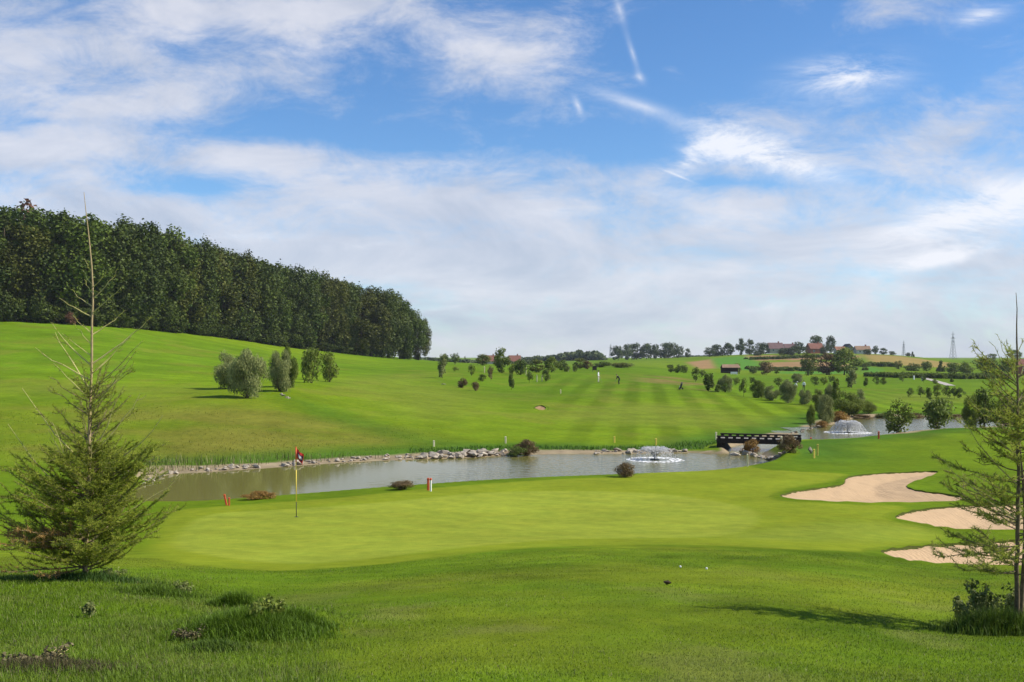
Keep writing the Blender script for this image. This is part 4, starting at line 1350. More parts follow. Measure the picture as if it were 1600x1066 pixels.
def right_branches(rs, H):
    out = []
    for i in range(70):
        z = rs.uniform(.50, 1.95)
        az = rs.uniform(0, 2 * math.pi)
        prof = np.interp(z, [.3, .7, 1.2, 1.9], [.68, .84, .70, .42])
        out.append((z, az, prof * rs.uniform(.6, 1.1), rs.uniform(-.15, .40), rs.uniform(.0, .3), 260, 9, False))
    for i in range(26):
        z = rs.uniform(1.7, 2.4)
        out.append((z, rs.uniform(0, 6.28), rs.uniform(.3, .5), rs.uniform(.4, .8), .2, 220, 4, False))
    for (z, deg, L, up, cu) in [(2.20, 175, .42, .95, .2), (2.3, 160, .36, 1.1, .1), (2.25, 20, .4, .95, .2), (2.35, 185, .25, 1.15, .1), (2.05, 180, .40, .7, .2), (2.5, 10, .22, 1.0, .1), (1.3, 178, .72, .75, .2), (1.0, 186, .82, .5, .2), (1.55, 170, .55, .8, .2)]:
        out.append((z, math.radians(deg), L, up, cu, 45, 1, True))
    return out


pl = hit(135, 905)
larch(pl, (905 - 300) / F * pl[1], 41, dict(lean=[(0, -.02), (.3, .03), (.6, .06), (.8, .07), (.9, .02), (1, -.04)], thick=1.0, branches=left_branches, nl=.044, nw=.0036, bt=1.0),
      'tall young larch with dense skirt and bare yellow top, on the left')
pr = hit(1588, 985)
larch(pr, (985 - 458) / F * pr[1], 43, dict(lean=[(0, 0), (.5, .01), (1, -.015)], thick=.85, second=(.07, 1.7), branches=right_branches, nl=.038, nw=.0034, bt=.8),
      'sparse young larch with twin dark stems at the right edge', True)

# ------------------------------------------------------------------ grass blades of the foreground
def blades(name, x, y, h, w, lean, col, label, seed):
    rs = np.random.default_rng(seed)
    n = len(x)
    z = ground_h(x, y)
    az = rs.uniform(0, 6.283, n)
    d = np.column_stack([np.cos(az), np.sin(az), np.zeros(n)])
    s = np.column_stack([-np.sin(az), np.cos(az), np.zeros(n)])
    B = np.column_stack([x, y, z - .004])
    tip = B + d * (lean * h)[:, None] + np.array([0, 0, 1.0]) * (h * np.sqrt(np.maximum(.1, 1 - lean ** 2)))[:, None]
    mid = B + d * (lean * h * .3)[:, None] + np.array([0, 0, 1.0]) * (h * .55)[:, None]
    V = np.stack([B - s * w[:, None], B + s * w[:, None], mid + s * w[:, None] * .75, mid - s * w[:, None] * .75, tip], 1).reshape(-1, 3)
    i = np.arange(n)[:, None] * 5
    me = mesh_np(name, V, [i + np.array([[0, 1, 2, 3]]), i + np.array([[3, 2, 4]])], color=np.repeat(col, 5, axis=0), tint=np.full(5 * n, .5))
    o = link(name, me, None, M['blade'])
    tag(o, label, kind='stuff')
    return o


def scatter(n, y0, y1, u0, u1, seed, p=1.0):
    rs = np.random.default_rng(seed)
    t = rs.random(n)
    y = y0 * (y1 / y0) ** (t ** p)
    return (rs.uniform(u0, u1, n) - 800) / F * y, y, rs


x, y, rs = scatter(262000, 4.3, 19.5, -330, 1960, 71)
keep = (poly_sd(x, y, GREEN) < -.12)
for P in BUNK: keep &= poly_sd(x, y, P) < -.25
x, y = x[keep], y[keep]
col = albedo(x, y, x * 0)
col = col * rs.uniform(.65, 1.5, len(x))[:, None]
straw = rs.random(len(x)) < .05
col[straw] = np.array([.24, .21, .09]) * rs.uniform(.6, 1.2, straw.sum())[:, None]
hgt = rs.uniform(.008, .024, len(x)) * (.6 + .9 * fbm(x * .8, y * .8, 3))
blades('mown_grass', x, y, hgt, .0008 + .00019 * y * rs.uniform(.7, 1.2, len(x)), rs.uniform(.3, .95, len(x)), col, 'short uneven grass of the foreground apron', 1)

# longer meadow grass on the left mound
x, y, rs = scatter(90000, 4.3, 14.5, -360, 620, 72)
u = 800 + F * x / y; row = HOR + (EYE - ground_h(x, y)) / y * F
edge = np.interp(row, [880, 905, 930, 960, 1000, 1066], [245, 300, 400, 480, 500, 520])
keep = (u < edge + 260 * (fbm(x * 1.3, y * 1.3, 8) - .55) + rs.normal(0, 45, len(x))) & (row > 893) & (poly_sd(x, y, GREEN) < -.5)
x, y, u, row = x[keep], y[keep], u[keep], row[keep]
col = np.array([.118, .182, .013]) * rs.uniform(.6, 1.5, len(x))[:, None] * (0.75 + .5 * fbm(x * .9, y * .9, 5))[:, None]
pale = rs.random(len(x)) < .08 * fbm(x * .7, y * .7, 6) * 2
col[pale] = np.array([.21, .20, .085]) * rs.uniform(.6, 1.3, pale.sum())[:, None]
blades('meadow_grass', x, y, rs.uniform(.02, .065, len(x)) * (.5 + 1.1 * fbm(x * 1.1, y * 1.1, 14)), .0008 + .00014 * y, rs.uniform(.2, .95, len(x)), col, 'longer shaggy grass on the left foreground mound', 2)


def tussock(u, row, ru, n, h, c, label, seed, flat=.6):
    p = hit(u, row); rs = np.random.default_rng(seed)
    r = ru / F * p[1]
    q = rs.normal(size=(n, 2)) * .45 * r
    x, y = p[0] + q[:, 0], p[1] + q[:, 1] * flat
    fall = np.exp(-((q / r) ** 2).sum(1) * 1.2)
    col = np.array(c) * rs.uniform(.5, 1.5, n)[:, None]
    blades('grass_tussock', x, y, h * rs.uniform(.3, 1.0, n) * (.25 + .75 * fall), .0012 + .0002 * y * np.ones(n), rs.uniform(.1, .8, n), col, label, seed)


tussock(395, 985, 105, 12000, .20, (.105, .180, .012), 'dark lush grass tussock on the foreground mound right of the left larch', 81)
tussock(465, 972, 60, 4200, .14, (.105, .180, .012), 'smaller dark grass tussock at the right of the lush one', 82)
tussock(370, 950, 40, 2600, .24, (.105, .180, .012), 'taller grass tuft crowning the dark lush tussock', 87)
tussock(330, 1015, 60, 3000, .10, (.10, .16, .018), 'low ragged grass tuft left below the dark lush tussock', 88)
tussock(250, 930, 70, 2600, .16, (.10, .165, .013), 'ragged green grass at the right foot of the left larch', 83)
tussock(60, 1045, 150, 5500, .09, (.10, .085, .035), 'brownish dry grass in the bottom left corner', 84)
tussock(1560, 990, 85, 7000, .30, (.105, .16, .018), 'tall dark grass round the foot of the right larch', 85, .5)
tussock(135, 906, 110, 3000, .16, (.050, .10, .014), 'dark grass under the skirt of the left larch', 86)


# leafy weeds
def weed(u, row, hp, wp, n, label, seed, mat='weed', leaf=.022):
    p = hit(u, row); k = p[1] / F
    rs = np.random.default_rng(seed)
    root = empty('weed_plant', p)
    mb = MB(); V, Fq, T = [], [], []; c = 0
    for i in range(n):
        a = rs.uniform(0, 6.28); r = rs.uniform(.1, 1) * wp * k * .5; h = hp * k * rs.uniform(.5, 1.05)
        Q = np.array([(0.15 * r * math.cos(a), .15 * r * math.sin(a), 0), (.6 * r * math.cos(a), .6 * r * math.sin(a), h * .6), (r * math.cos(a), r * math.sin(a), h)])
        mb.tube(Q, [.004, .003, .0015], 4, cap=False)
        m = int(24)
        s = rs.uniform(.3, 1, m)
        B = np.stack([np.interp(s, [0, .5, 1], Q[:, j]) for j in range(3)], 1)
        v, f, t = leaf_cards(B, np.full((m, 3), .035), m * 2, leaf, rs, 0, .3, 1.8)
        V.append(v); Fq.append(f + c); T.append(t); c += len(v)
    mb.build('stems', M['leaf_olive'] if False else M['shoot'], root)
    V = np.concatenate(V); V[:, 2] = np.maximum(V[:, 2], 0)
    link('leaves', mesh_np('leaves', V, np.concatenate(Fq), tint=np.concatenate(T)), root, M[mat])
    tag(root, label, 'weed', 'leafy weeds in the foreground')


weed(1535, 985, 72, 80, 26, 'tall leafy weed clump left of the right larch stems', 91)
weed(1580, 975, 62, 50, 14, 'leafy weeds directly in front of the right larch stems', 92)
weed(1500, 975, 45, 50, 9, 'thin leafy weed at the left of the larch weed clump', 93)
weed(410, 975, 34, 90, 22, 'leafy weeds in the dark grass tussock of the foreground', 94, 'leaf', .02)
weed(140, 965, 26, 20, 4, 'single leafy weed below the left larch', 95, 'weed', .02)
weed(290, 930, 18, 40, 7, 'low broadleaf weeds at the right foot of the left larch', 96, 'weed', .02)
weed(300, 1000, 14, 60, 8, 'low brownish weeds left of the dark grass tussock', 97, 'dry_weed', .014)
weed(60, 1040, 18, 150, 16, 'brown withered weeds in the bottom left corner', 98, 'dry_weed', .016)
weed(175, 905, 16, 60, 9, 'pale flowering weeds under the left larch', 99, 'weed', .016)

# reeds on the far shore behind the left larch
x, y, rs = scatter(5200, 52, 62, 225, 700, 73)
sdv = -poly_sd(x, y, POND)
keep = (sdv > .6) & (sdv < 4.5) & (y > 50) & (rs.random(len(x)) < np.interp(800 + F * x / y, [225, 330, 420, 700], [1, .8, .35, .25]))
x, y = x[keep], y[keep]
col = np.array([.09, .135, .022]) * rs.uniform(.6, 1.6, len(x))[:, None]
st_ = rs.random(len(x)) < .25; col[st_] = np.array([.28, .24, .11])
blades('shore_grass', x, y, rs.uniform(.15, .6, len(x)), np.full(len(x), .016), rs.uniform(.05, .5, len(x)), col, 'tall reedy grass along the far left shore of the pond', 3)
x, y, rs = scatter(9000, 62, 74, 640, 1160, 74)
sdv = -poly_sd(x, y, POND)
keep = (sdv > 1.5) & (sdv < 4.2)
x, y = x[keep], y[keep]
blades('shore_grass', x, y, rs.uniform(.08, .28, len(x)), np.full(len(x), .02), rs.uniform(.05, .6, len(x)), np.array([.06, .125, .014]) * rs.uniform(.6, 1.5, len(x))[:, None], 'lush grass edge above the far shore stones', 4)


# ------------------------------------------------------------------ flag on the green
def flagstick():
    p = hit(463, 808)
    k = p[1] / F
    root = empty('flagstick', p)
    h = 108 * k
    MB().tube([(0, 0, -.05), (0, 0, h * .22)], [.011, .011], 10).build('lower_pole', M['black'], root, smooth=True)
    MB().tube([(0, 0, h * .22), (-.008, 0, h * .8)], [.015, .015], 10).build('pole', M['post_yellow'], root, smooth=True)
    MB().tube([(-.008, 0, h * .8), (-.011, 0, h)], [.019, .019], 10).build('pole_top', M['post_red'], root, smooth=True)
    MB().tube([(-.011, 0, h), (-.011, 0, h + .02), (-.011, 0, h + .03)], [.02, .02, .008], 10).build('knob', M['post_red'], root, smooth=True)
    # limp flag cloth
    nx, nz = 14, 18
    U, Wv = np.meshgrid(np.linspace(0, 1, nx), np.linspace(0, 1, nz))
    X = .015 + U * .20 + .03 * np.sin(U * 9 + Wv * 2.0) * U
    Yv = .055 * np.sin(U * 10 + Wv * 1.5) * U
    Z = h - .02 - Wv * .30 - U * .20 + .03 * np.sin(U * 7) * Wv
    idx = np.arange(nx * nz).reshape(nz, nx)
    fq = np.stack([idx[:-1, :-1], idx[:-1, 1:], idx[1:, 1:], idx[1:, :-1]], -1).reshape(-1, 4)
    red, navy, white = (.50, .035, .03), (.03, .035, .09), (.75, .75, .78)
    col = np.zeros((nx * nz, 3)); col[:] = red
    uu, ww = U.ravel(), Wv.ravel()
    col[(ww > .28) & (ww < .78) & (uu > .12) & (uu < .80)] = navy
    col[((uu - .45) ** 2 / .05 + (ww - .52) ** 2 / .03) < 1] = white
    me = mesh_np('flag_cloth', np.stack([X, Yv, Z], -1), fq, color=col, tint=np.full(nx * nz, .5), smooth=True)
    f = link('flag_cloth', me, root, M['blade'])
    f['label'] = 'limp red flag with a navy and white emblem'
    MB().tube([(0, 0, .004), (0, 0, .010)], [.055, .055], 16).build('cup', M['black'], root)
    tag(root, 'yellow flagstick with a limp red flag standing on the green', 'flag')


flagstick()


# ------------------------------------------------------------------ marker posts
def post(u, row, hp, wp, mats, label, Y=None, group='cream marker posts round the pond', lean=0.0):
    p = hit(u, row) if Y is None else at(u, Y)
    k = p[1] / F; h, w = hp * k, wp * k * .33
    root = empty('marker_post', p)
    root.rotation_euler = (0, lean, rnd.uniform(-.2, .2))
    MB().box(-w, w, -w, w, -.1, h * .82).build('shaft', M[mats[0]], root, bevel=w * .2)
    MB().add([(-w * 1.08, -w * 1.08, h * .82), (w * 1.08, -w * 1.08, h * .82), (w * 1.08, w * 1.08, h * .82), (-w * 1.08, w * 1.08, h * .82),
              (-w * 1.08, -w * 1.08, h * .95), (w * 1.08, -w * 1.08, h * .95), (w * 1.08, w * 1.08, h * .95), (-w * 1.08, w * 1.08, h * .95), (0, 0, h)],
             [(0, 3, 2, 1), (0, 1, 5, 4), (1, 2, 6, 5), (2, 3, 7, 6), (3, 0, 4, 7), (4, 5, 8), (5, 6, 8), (6, 7, 8), (7, 4, 8)]).build('cap', M[mats[1]], root)
    tag(root, label, 'post', group)


for (u, r, hp, wp, m, lab) in [
    (678, 698, 10, 4, 'post_white', 'cream post on the far bank above the white stones'),
    (790, 693, 11, 4, 'post_white', 'cream post just left of the brown shore shrub'),
    (960, 692, 10, 3.6, 'post_yellow', 'yellow post on the far bank left of the lower fountain'),
    (1025, 696, 11, 3.6, 'post_yellow', 'yellow post straight behind the lower fountain'),
    (1119, 687, 12, 3.6, 'post_white', 'cream post at the left end of the bridge')]:
    post(u, r, hp, wp, (m, m), lab)
post(1168, 733, 20, 3.6, ('post_white', 'post_white'), 'thin cream post at the pond edge of the green below the bridge', Y=52.5)
post(1221, 700, 13, 4.5, ('post_white', 'post_white'), 'cream post in front of the right part of the bridge', Y=66.3)
post(1239, 690, 12, 3.6, ('post_white', 'post_white'), 'cream post at the right end of the bridge', Y=69.5)
post(1272, 716, 14, 4, ('post_yellow', 'post_yellow'), 'front yellow post of the pair right of the bridge')
post(1277, 712, 18, 4, ('post_yellow', 'post_yellow'), 'rear yellow post of the pair right of the bridge', lean=.05)
post(1373, 686, 12, 3.4, ('post_red', 'post_red'), 'reddish post on the near bank of the upper pond')
post(1267, 676, 12, 3, ('post_red', 'post_red'), 'thin reddish post left of the upper fountain', Y=76)
post(669, 761, 20, 5, ('post_red', 'post_red'), 'red stake behind the green, back one of the pair', Y=38.8, group='red stakes behind the green')
post(673, 762, 21, 4, ('post_white2', 'post_red'), 'white stake with red top behind the green', Y=38.4, group='red stakes behind the green')
post(354, 792, 18, 4, ('post_red', 'post_red'), 'leaning red stake at the pond edge left of the flag', Y=34.2, group='red stakes behind the green', lean=-.2)
post(358, 793, 13, 3.5, ('post_red', 'post_red'), 'short red stake beside the leaning red stake', Y=34.0, group='red stakes behind the green')
for (u, r, hp, lab) in [(839, 597, 11, 'brightest yellow planting stake in the hillside plantation'), (822, 586, 12, 'pale yellow planting stake left in the hillside plantation'), (847, 596, 10, 'pale planting stake right of the brightest one'),
                        (888, 581, 8, 'left white stick among the crest bushes'), (896, 580, 7, 'right white stick among the crest bushes'), (757, 583, 10, 'thin pale stake beside the olive hillside tree'), (876, 615, 6, 'thin pale stake alone on the fairway left of the golfers')]:
    post(u, r, hp, 2.2, ('post_white', 'post_white'), lab, group='planting stakes on the hillside')
for (u, r, lab) in [(1428, 593, 'left white post in the right meadow'), (1441, 595, 'right white post in the right meadow')]:
    post(u, r, 6, 3, ('post_white2', 'post_white2'), lab, group='white posts in the right meadow')


# ------------------------------------------------------------------ bridge over the channel
def bridge():
    a, b = np.array(cy(1122, 67.8)), np.array(cy(1248, 66.2))
    L = np.linalg.norm(b - a); ang = math.atan2(*(b - a)[::-1])
    root = empty('foot_bridge', (a[0], a[1], 0), ang)
    W, zt = 2.5, .80
    n = 26
    pw = L / n
    me = MB().box(.008, pw - .008, .17, W - .17, zt - .05, zt).mesh('deck_plank'); me.materials.append(M['wood_grey'])
    for i in range(n):
        o = link('deck_plank', me, root); o.location = (i * pw, 0, rnd.uniform(-.006, .006))
    for y0 in (0.0, W - .16):
        MB().box(-.1, L + .1, y0, y0 + .16, zt - .30, zt + .02).build('side_beam', M['wood_dark'], root, bevel=.012)
        MB().box(-.1, L + .1, y0 + .01, y0 + .15, zt + .11, zt + .20).build('kerb_rail', M['wood_dark'], root, bevel=.012)
        me2 = MB().box(-.11, .11, y0 + .02, y0 + .14, zt + .021, zt + .109).mesh('kerb_block'); me2.materials.append(M['wood_dark'])
        for i in range(11):
            o = link('kerb_block', me2, root); o.location = (.05 + i * (L - .1) / 10, 0, 0)
    for y0 in (.55, 1.1, 1.7):
        MB().box(0, L, y0, y0 + .16, zt - .27, zt - .052).build('joist', M['wood_dark'], root)
    # sloping abutment walls; near-black colour of the left one paints the under-bridge shade
    for x0, x1, xf in ((-.1, .25, 1.3), (L + .3, L - .15, L - 1.0)):
        V = [(x0, .1, -.9), (xf, .1, -.9), (x1, .1, zt - .31), (x0, .1, zt - .31), (x0, W - .1, -.9), (xf, W - .1, -.9), (x1, W - .1, zt - .31), (x0, W - .1, zt - .31)]
        f = [(0, 1, 2, 3), (7, 6, 5, 4), (1, 5, 6, 2), (0, 3, 7, 4), (3, 2, 6, 7), (0, 4, 5, 1)]
        if x0 > x1: f = [t[::-1] for t in f]
        MB().add(V, f).build('abutment', M['wood_dark'] if x0 < 0 else M['concrete'], root)
    tag(root, 'low dark timber footbridge over the channel between the ponds', 'bridge')


bridge()


# ------------------------------------------------------------------ fountains
def mat_spray():
    m = bpy.data.materials.new('spray_water'); m.use_nodes = True
    n, l = m.node_tree.nodes, m.node_tree.links
    n.clear()
    out = N(n, 'ShaderNodeOutputMaterial')
    d = N(n, 'ShaderNodeBsdfDiffuse'); d.inputs[0].default_value = (.74, .74, .74, 1)
    t = N(n, 'ShaderNodeBsdfTranslucent'); t.inputs[0].default_value = (.74, .74, .74, 1)
    a = N(n, 'ShaderNodeMixShader'); a.inputs[0].default_value = .45
    tr = N(n, 'ShaderNodeBsdfTransparent')
    b = N(n, 'ShaderNodeMixShader'); b.inputs[0].default_value = .9
    l.new(d.outputs[0], a.inputs[1]); l.new(t.outputs[0], a.inputs[2]); l.new(tr.outputs[0], b.inputs[1]); l.new(a.outputs[0], b.inputs[2]); l.new(b.outputs[0], out.inputs[0])
    return m


M['spray'] = mat_spray()
M['foam'] = simple('foam', (.80, .80, .80), .8, .2, .12, 14, .02)
_n, _l = M['foam'].node_tree.nodes, M['foam'].node_tree.links          # foam lies in flecks with open water between
_t = N(_n, 'ShaderNodeTexNoise'); _t.inputs['Scale'].default_value = 5.5; _t.inputs['Detail'].default_value = 5
_c = N(_n, 'ShaderNodeTexCoord'); _l.new(_c.outputs['Object'], _t.inputs['Vector'])
_r = N(_n, 'ShaderNodeMapRange'); _r.inputs['From Min'].default_value = .42; _r.inputs['From Max'].default_value = .56; _l.new(_t.outputs[0], _r.inputs['Value'])
_l.new(_r.outputs[0], _n['Principled BSDF'].inputs['Alpha'])


def fountain(u, Y, rings, foam_r, label, seed, dense=1.0, foam_in=.78, brk=.5):
    x = (u - 800) / F * Y
    root = empty('fountain', (x, Y, 0))
    rs = np.random.default_rng(seed)
    V, Fq, T = [], [], []; c = 0
    for (R, H, z0, nj, w, jit) in rings:
        for i in range(int(nj * dense)):
            a = 2 * math.pi * (i + rs.uniform(-.3, .3)) / nj
            r = R * rs.uniform(1 - jit, 1 + jit); h = H * rs.uniform(1 - jit, 1 + jit)
            t = np.linspace(0, 1, 15)
            hz = 4 * h * t * (1 - t)
            rad = r * t
            P = np.column_stack([rad * math.cos(a), rad * math.sin(a), z0 * (1 - t) + hz]) + rs.normal(0, .014, (15, 3)) * t[:, None]
            P[:, 2] = np.maximum(P[:, 2], .01)
            wv = w * np.interp(t, [0, .45, .6, 1], [.55, 1.5, .9, .45]) * rs.uniform(.6, 1.3)
            v, f = tube_np(P, wv, 4)
            # the stream breaks up on the way down
            keep = np.ones(14, bool)
            for k in range(7, 14):
                if rs.random() < brk: keep[k] = False
            f = f.reshape(14, 4, 4)[keep].reshape(-1, 4)
            V.append(v); Fq.append(f + c); c += len(v)
        m = int(nj * 14 * dense)                      # loose drops
        t = rs.beta(1.5, 1.3 + 1.2 * (brk > .6), m); a = rs.uniform(0, 6.28, m); r = R * rs.uniform(.75, 1.12, m)
        h = H * rs.uniform(.75, 1.15, m)
        C = np.column_stack([r * t * np.cos(a), r * t * np.sin(a), z0 * (1 - t) + 4 * h * t * (1 - t)]) + rs.normal(0, .03, (m, 3))
        C[:, 2] = np.maximum(C[:, 2], .02)
        s = rs.uniform(.010, .026, m)[:, None, None]
        oct_ = np.array([(1, 0, 0), (-1, 0, 0), (0, 1, 0), (0, -1, 0), (0, 0, 1.5), (0, 0, -1.5)], float)
        v = (C[:, None, :] + oct_[None] * s).reshape(-1, 3)
        tri = np.array([(0, 2, 4), (2, 1, 4), (1, 3, 4), (3, 0, 4), (2, 0, 5), (1, 2, 5), (3, 1, 5), (0, 3, 5)])
        T.append(((np.arange(m) * 6)[:, None, None] + tri[None]).reshape(-1, 3) + c); V.append(v); c += len(v)
    sp = link('spray', mesh_np('spray', np.concatenate(V), [np.concatenate(Fq), np.concatenate(T)]), root, M['spray'])
    sp['kind'] = 'stuff'
    # foam where the water falls back
    nseg, V, Fs = 72, [], []
    prof = [(foam_in - .25, .004), (foam_in, .014), (foam_in + (1 - foam_in) * .5, .022), (.97, .014), (1.16, .004)]
    for i in range(nseg):
        a = 2 * math.pi * i / nseg
        for (q, z) in prof:
            rr = foam_r * q * (1 + .03 * rs.normal()); V.append((rr * math.cos(a), rr * math.sin(a), z * rs.uniform(.6, 1.3)))
    k = len(prof)
    for i in range(nseg):
        for j in range(k - 1):
            Fs.append((i * k + j, ((i + 1) % nseg) * k + j, ((i + 1) % nseg) * k + j + 1, i * k + j + 1))
    link('foam_ring', mesh_np('foam_ring', V, np.array(Fs), smooth=True), root, M['foam'])
    MB().tube([(0, 0, -.2), (0, 0, .03), (0, 0, .05)], [.30, .30, .22], 14).build('float', M['black'], root)
    MB().tube([(0, 0, .05), (0, 0, .16)], [.06, .045], 10).build('nozzle', M['steel'], root)
    tag(root, label, 'fountain', 'pond fountains')


fountain(1023, EYE * F / (718.5 - HOR), [(1.5, .58, .16, 52, .017, .12), (1.3, .63, .16, 44, .016, .12), (1.0, .60, .16, 22, .013, .15)], 1.5, 'lower fountain throwing a wide bowl of spray beside the green', 3, 1.0, .84, .85)
fountain(1325, EYE * F / (676 - HOR), [(1.4, .76, .16, 70, .016, .16), (1.15, .80, .16, 60, .015, .18), (.8, .76, .16, 40, .015, .22)], 1.65, 'upper fountain with a dense white dome of spray beyond the bridge', 4, 1.2, .72, .5)


# ------------------------------------------------------------------ golfers and their gear
def skin_body(joints, edges, mats_by):
    """joints: name -> (pos, radius); one continuous skinned figure"""
    bm = bmesh.new(); lay = bm.verts.layers.skin.verify(); vs = {}
    for k, (p, r) in joints.items():
        v = bm.verts.new(p); v[lay].radius = (r, r) if not isinstance(r, tuple) else r; vs[k] = v
    vs['pelvis'][lay].use_root = True
    for a, b in edges: bm.edges.new((vs[a], vs[b]))
    me = bpy.data.meshes.new('body_cage'); bm.to_mesh(me); bm.free()
    o = bpy.data.objects.new('body_cage', me); COL.objects.link(o)
    o.modifiers.new('s', 'SKIN').use_smooth_shade = True
    o.modifiers.new('d', 'SUBSURF').levels = 2
    dg = bpy.context.evaluated_depsgraph_get()
    out = bpy.data.meshes.new_from_object(o.evaluated_get(dg))
    bpy.data.objects.remove(o)
    for m in mats_by[0]: out.materials.append(m)
    for p in out.polygons:
        p.material_index = mats_by[1](p.center); p.use_smooth = True
    return out


SKIN = simple('skin', (.48, .30, .21), .6, .3, .08, 20)
HAIR = simple('hair', (.05, .035, .025), .7, .2, .2, 40)


def person(u, row, hgt, shirt, trouser, pose, label, rz=0.0, Y=None, cap=None):
    p = hit(u, row) if Y is None else at(u, Y)
    s = hgt / 1.78
    root = empty('person', p, rz)
    root.scale = (s, s, s)
    if pose == 'stand':
        J = dict(pelvis=((0, 0, .95), (.15, .11)), waist=((0, 0, 1.10), (.135, .10)), chest=((0, 0, 1.30), (.165, .115)), neckb=((0, .0, 1.46), (.09, .075)), neck=((0, -.01, 1.53), .055), head=((0, -.02, 1.62), (.078, .092)), crown=((0, -.02, 1.72), (.07, .085)),
                 hipl=((-.10, 0, .88), .10), kneel=((-.13, -.03, .50), .062), ankl=((-.15, .02, .09), .045), toel=((-.17, -.14, .04), .04),
                 hipr=((.10, 0, .88), .10), kneer=((.13, -.03, .50), .062), ankr=((.16, .02, .09), .045), toer=((.18, -.14, .04), .04),
                 shl=((-.20, 0, 1.42), .065), ell=((-.27, .02, 1.14), .045), wrl=((-.24, -.13, .93), .032), hal=((-.22, -.17, .86), .036),
                 shr=((.20, 0, 1.42), .065), elr=((.28, .02, 1.14), .045), wrr=((.27, -.12, .92), .032), har=((.27, -.16, .85), .036))
    else:                                              # addressing the ball: knees flexed, trunk bent, hands together low
        J = dict(pelvis=((0, .10, .88), (.15, .12)), waist=((0, .02, 1.02), (.135, .10)), chest=((0, -.13, 1.20), (.165, .115)), neckb=((0, -.23, 1.33), (.09, .075)), neck=((0, -.29, 1.38), .055), head=((0, -.35, 1.44), (.078, .09)), crown=((0, -.40, 1.53), (.07, .082)),
                 hipl=((-.11, .09, .82), .10), kneel=((-.18, -.04, .47), .062), ankl=((-.21, .04, .09), .045), toel=((-.24, -.13, .04), .04),
                 hipr=((.11, .09, .82), .10), kneer=((.18, -.04, .47), .062), ankr=((.21, .04, .09), .045), toer=((.24, -.13, .04), .04),
                 shl=((-.19, -.19, 1.29), .065), ell=((-.16, -.33, 1.02), .045), wrl=((-.05, -.40, .80), .032), hal=((-.01, -.42, .73), .038),
                 shr=((.19, -.19, 1.29), .065), elr=((.16, -.33, 1.02), .045), wrr=((.06, -.40, .76), .032), har=((.02, -.43, .68), .038))
    E = [('pelvis', 'waist'), ('waist', 'chest'), ('chest', 'neckb'), ('neckb', 'neck'), ('neck', 'head'), ('head', 'crown')]
    for q in 'lr':
        E += [('pelvis', 'hip' + q), ('hip' + q, 'knee' + q), ('knee' + q, 'ank' + q), ('ank' + q, 'toe' + q), ('chest', 'sh' + q), ('sh' + q, 'el' + q), ('el' + q, 'wr' + q), ('wr' + q, 'ha' + q)]
    ch, wr = J['neck'][0], J['wrl'][0]

    def which(c):
        if c.z > ch[2] - .01: return 2
        if c.z < .10: return 3
        if (c - Vector(J['hal'][0])).length < .15 or (c - Vector(J['har'][0])).length < .15: return 2
        if c.z < J['pelvis'][0][2] + .06: return 1
        return 0
    body = skin_body(J, E, ([shirt, trouser, SKIN, M['black']], which))
    link('body', body, root)
    hd = Vector(J['crown'][0])
    bm = bmesh.new(); bmesh.ops.create_icosphere(bm, subdivisions=2, radius=.105)
    for v in bm.verts:
        v.co.z *= .85
        if v.co.z < -.01: v.co.z *= .3
        if v.co.y < 0 and v.co.z < .02 and cap: v.co.y *= 1.7
    me = bpy.data.meshes.new('hair'); bm.to_mesh(me); bm.free()
    h = link('cap' if cap else 'hair', me, root, cap or HAIR); h.location = hd + Vector((0, .01, .01))
    bm = bmesh.new(); bmesh.ops.create_cone(bm, segments=6, radius1=.018, radius2=.006, depth=.04)
    me = bpy.data.meshes.new('nose'); bm.to_mesh(me); bm.free()
    h = link('nose', me, root, SKIN); h.location = Vector(J['head'][0]) + Vector((0, -.10, .02)); h.rotation_euler = (1.5, 0, 0)
    tag(root, label, 'person', 'golfers on the course')
    return root, J


WH, DK, GY, LT_ = simple('white_shirt', (.78, .78, .78), .8, .2, .05, 9), simple('dark_cloth', (.025, .025, .032), .8, .2, .15, 9), simple('grey_cloth', (.22, .22, .24), .8, .2, .1, 9), simple('light_trousers', (.62, .58, .50), .8, .2, .05, 9)


def club(pr, a, b, label):
    o = MB().tube([a, b], [.012, .008], 6).tube([b, (b[0] + .09, b[1] - .02, b[2] + .01)], [.02, .028], 6).build('golf_club', M['steel'], None)
    o.matrix_world = Matrix.Translation(pr.location) @ Matrix.Rotation(pr.rotation_euler[2], 4, 'Z') @ Matrix.Diagonal((*pr.scale, 1))
    tag(o, label, 'golf club', 'golf clubs held by the golfers')


g1, J = person(935, 598, 1.85, WH, LT_, 'stand', 'golfer in a white shirt and pale trousers standing on the far fairway', math.radians(70), cap=DK)
club(g1, (.27, -.17, .86), (.34, -.40, .03), 'golf club held by the white shirted fairway golfer')
g2, J = person(967, 601, 1.75, DK, DK, 'swing', 'golfer in dark clothes bent over the ball on the far fairway', math.radians(-80))
club(g2, (.0, -.43, .74), (.02, -.85, .03), 'golf club of the dark clothed golfer')
g3, J = person(1242, 611, 1.75, WH, DK, 'swing', 'left of two golfers in white shirts among the willows', math.radians(60), cap=WH)
g4, J = person(1256, 611, 1.75, WH, DK, 'stand', 'right of two golfers in white shirts among the willows', math.radians(-20))


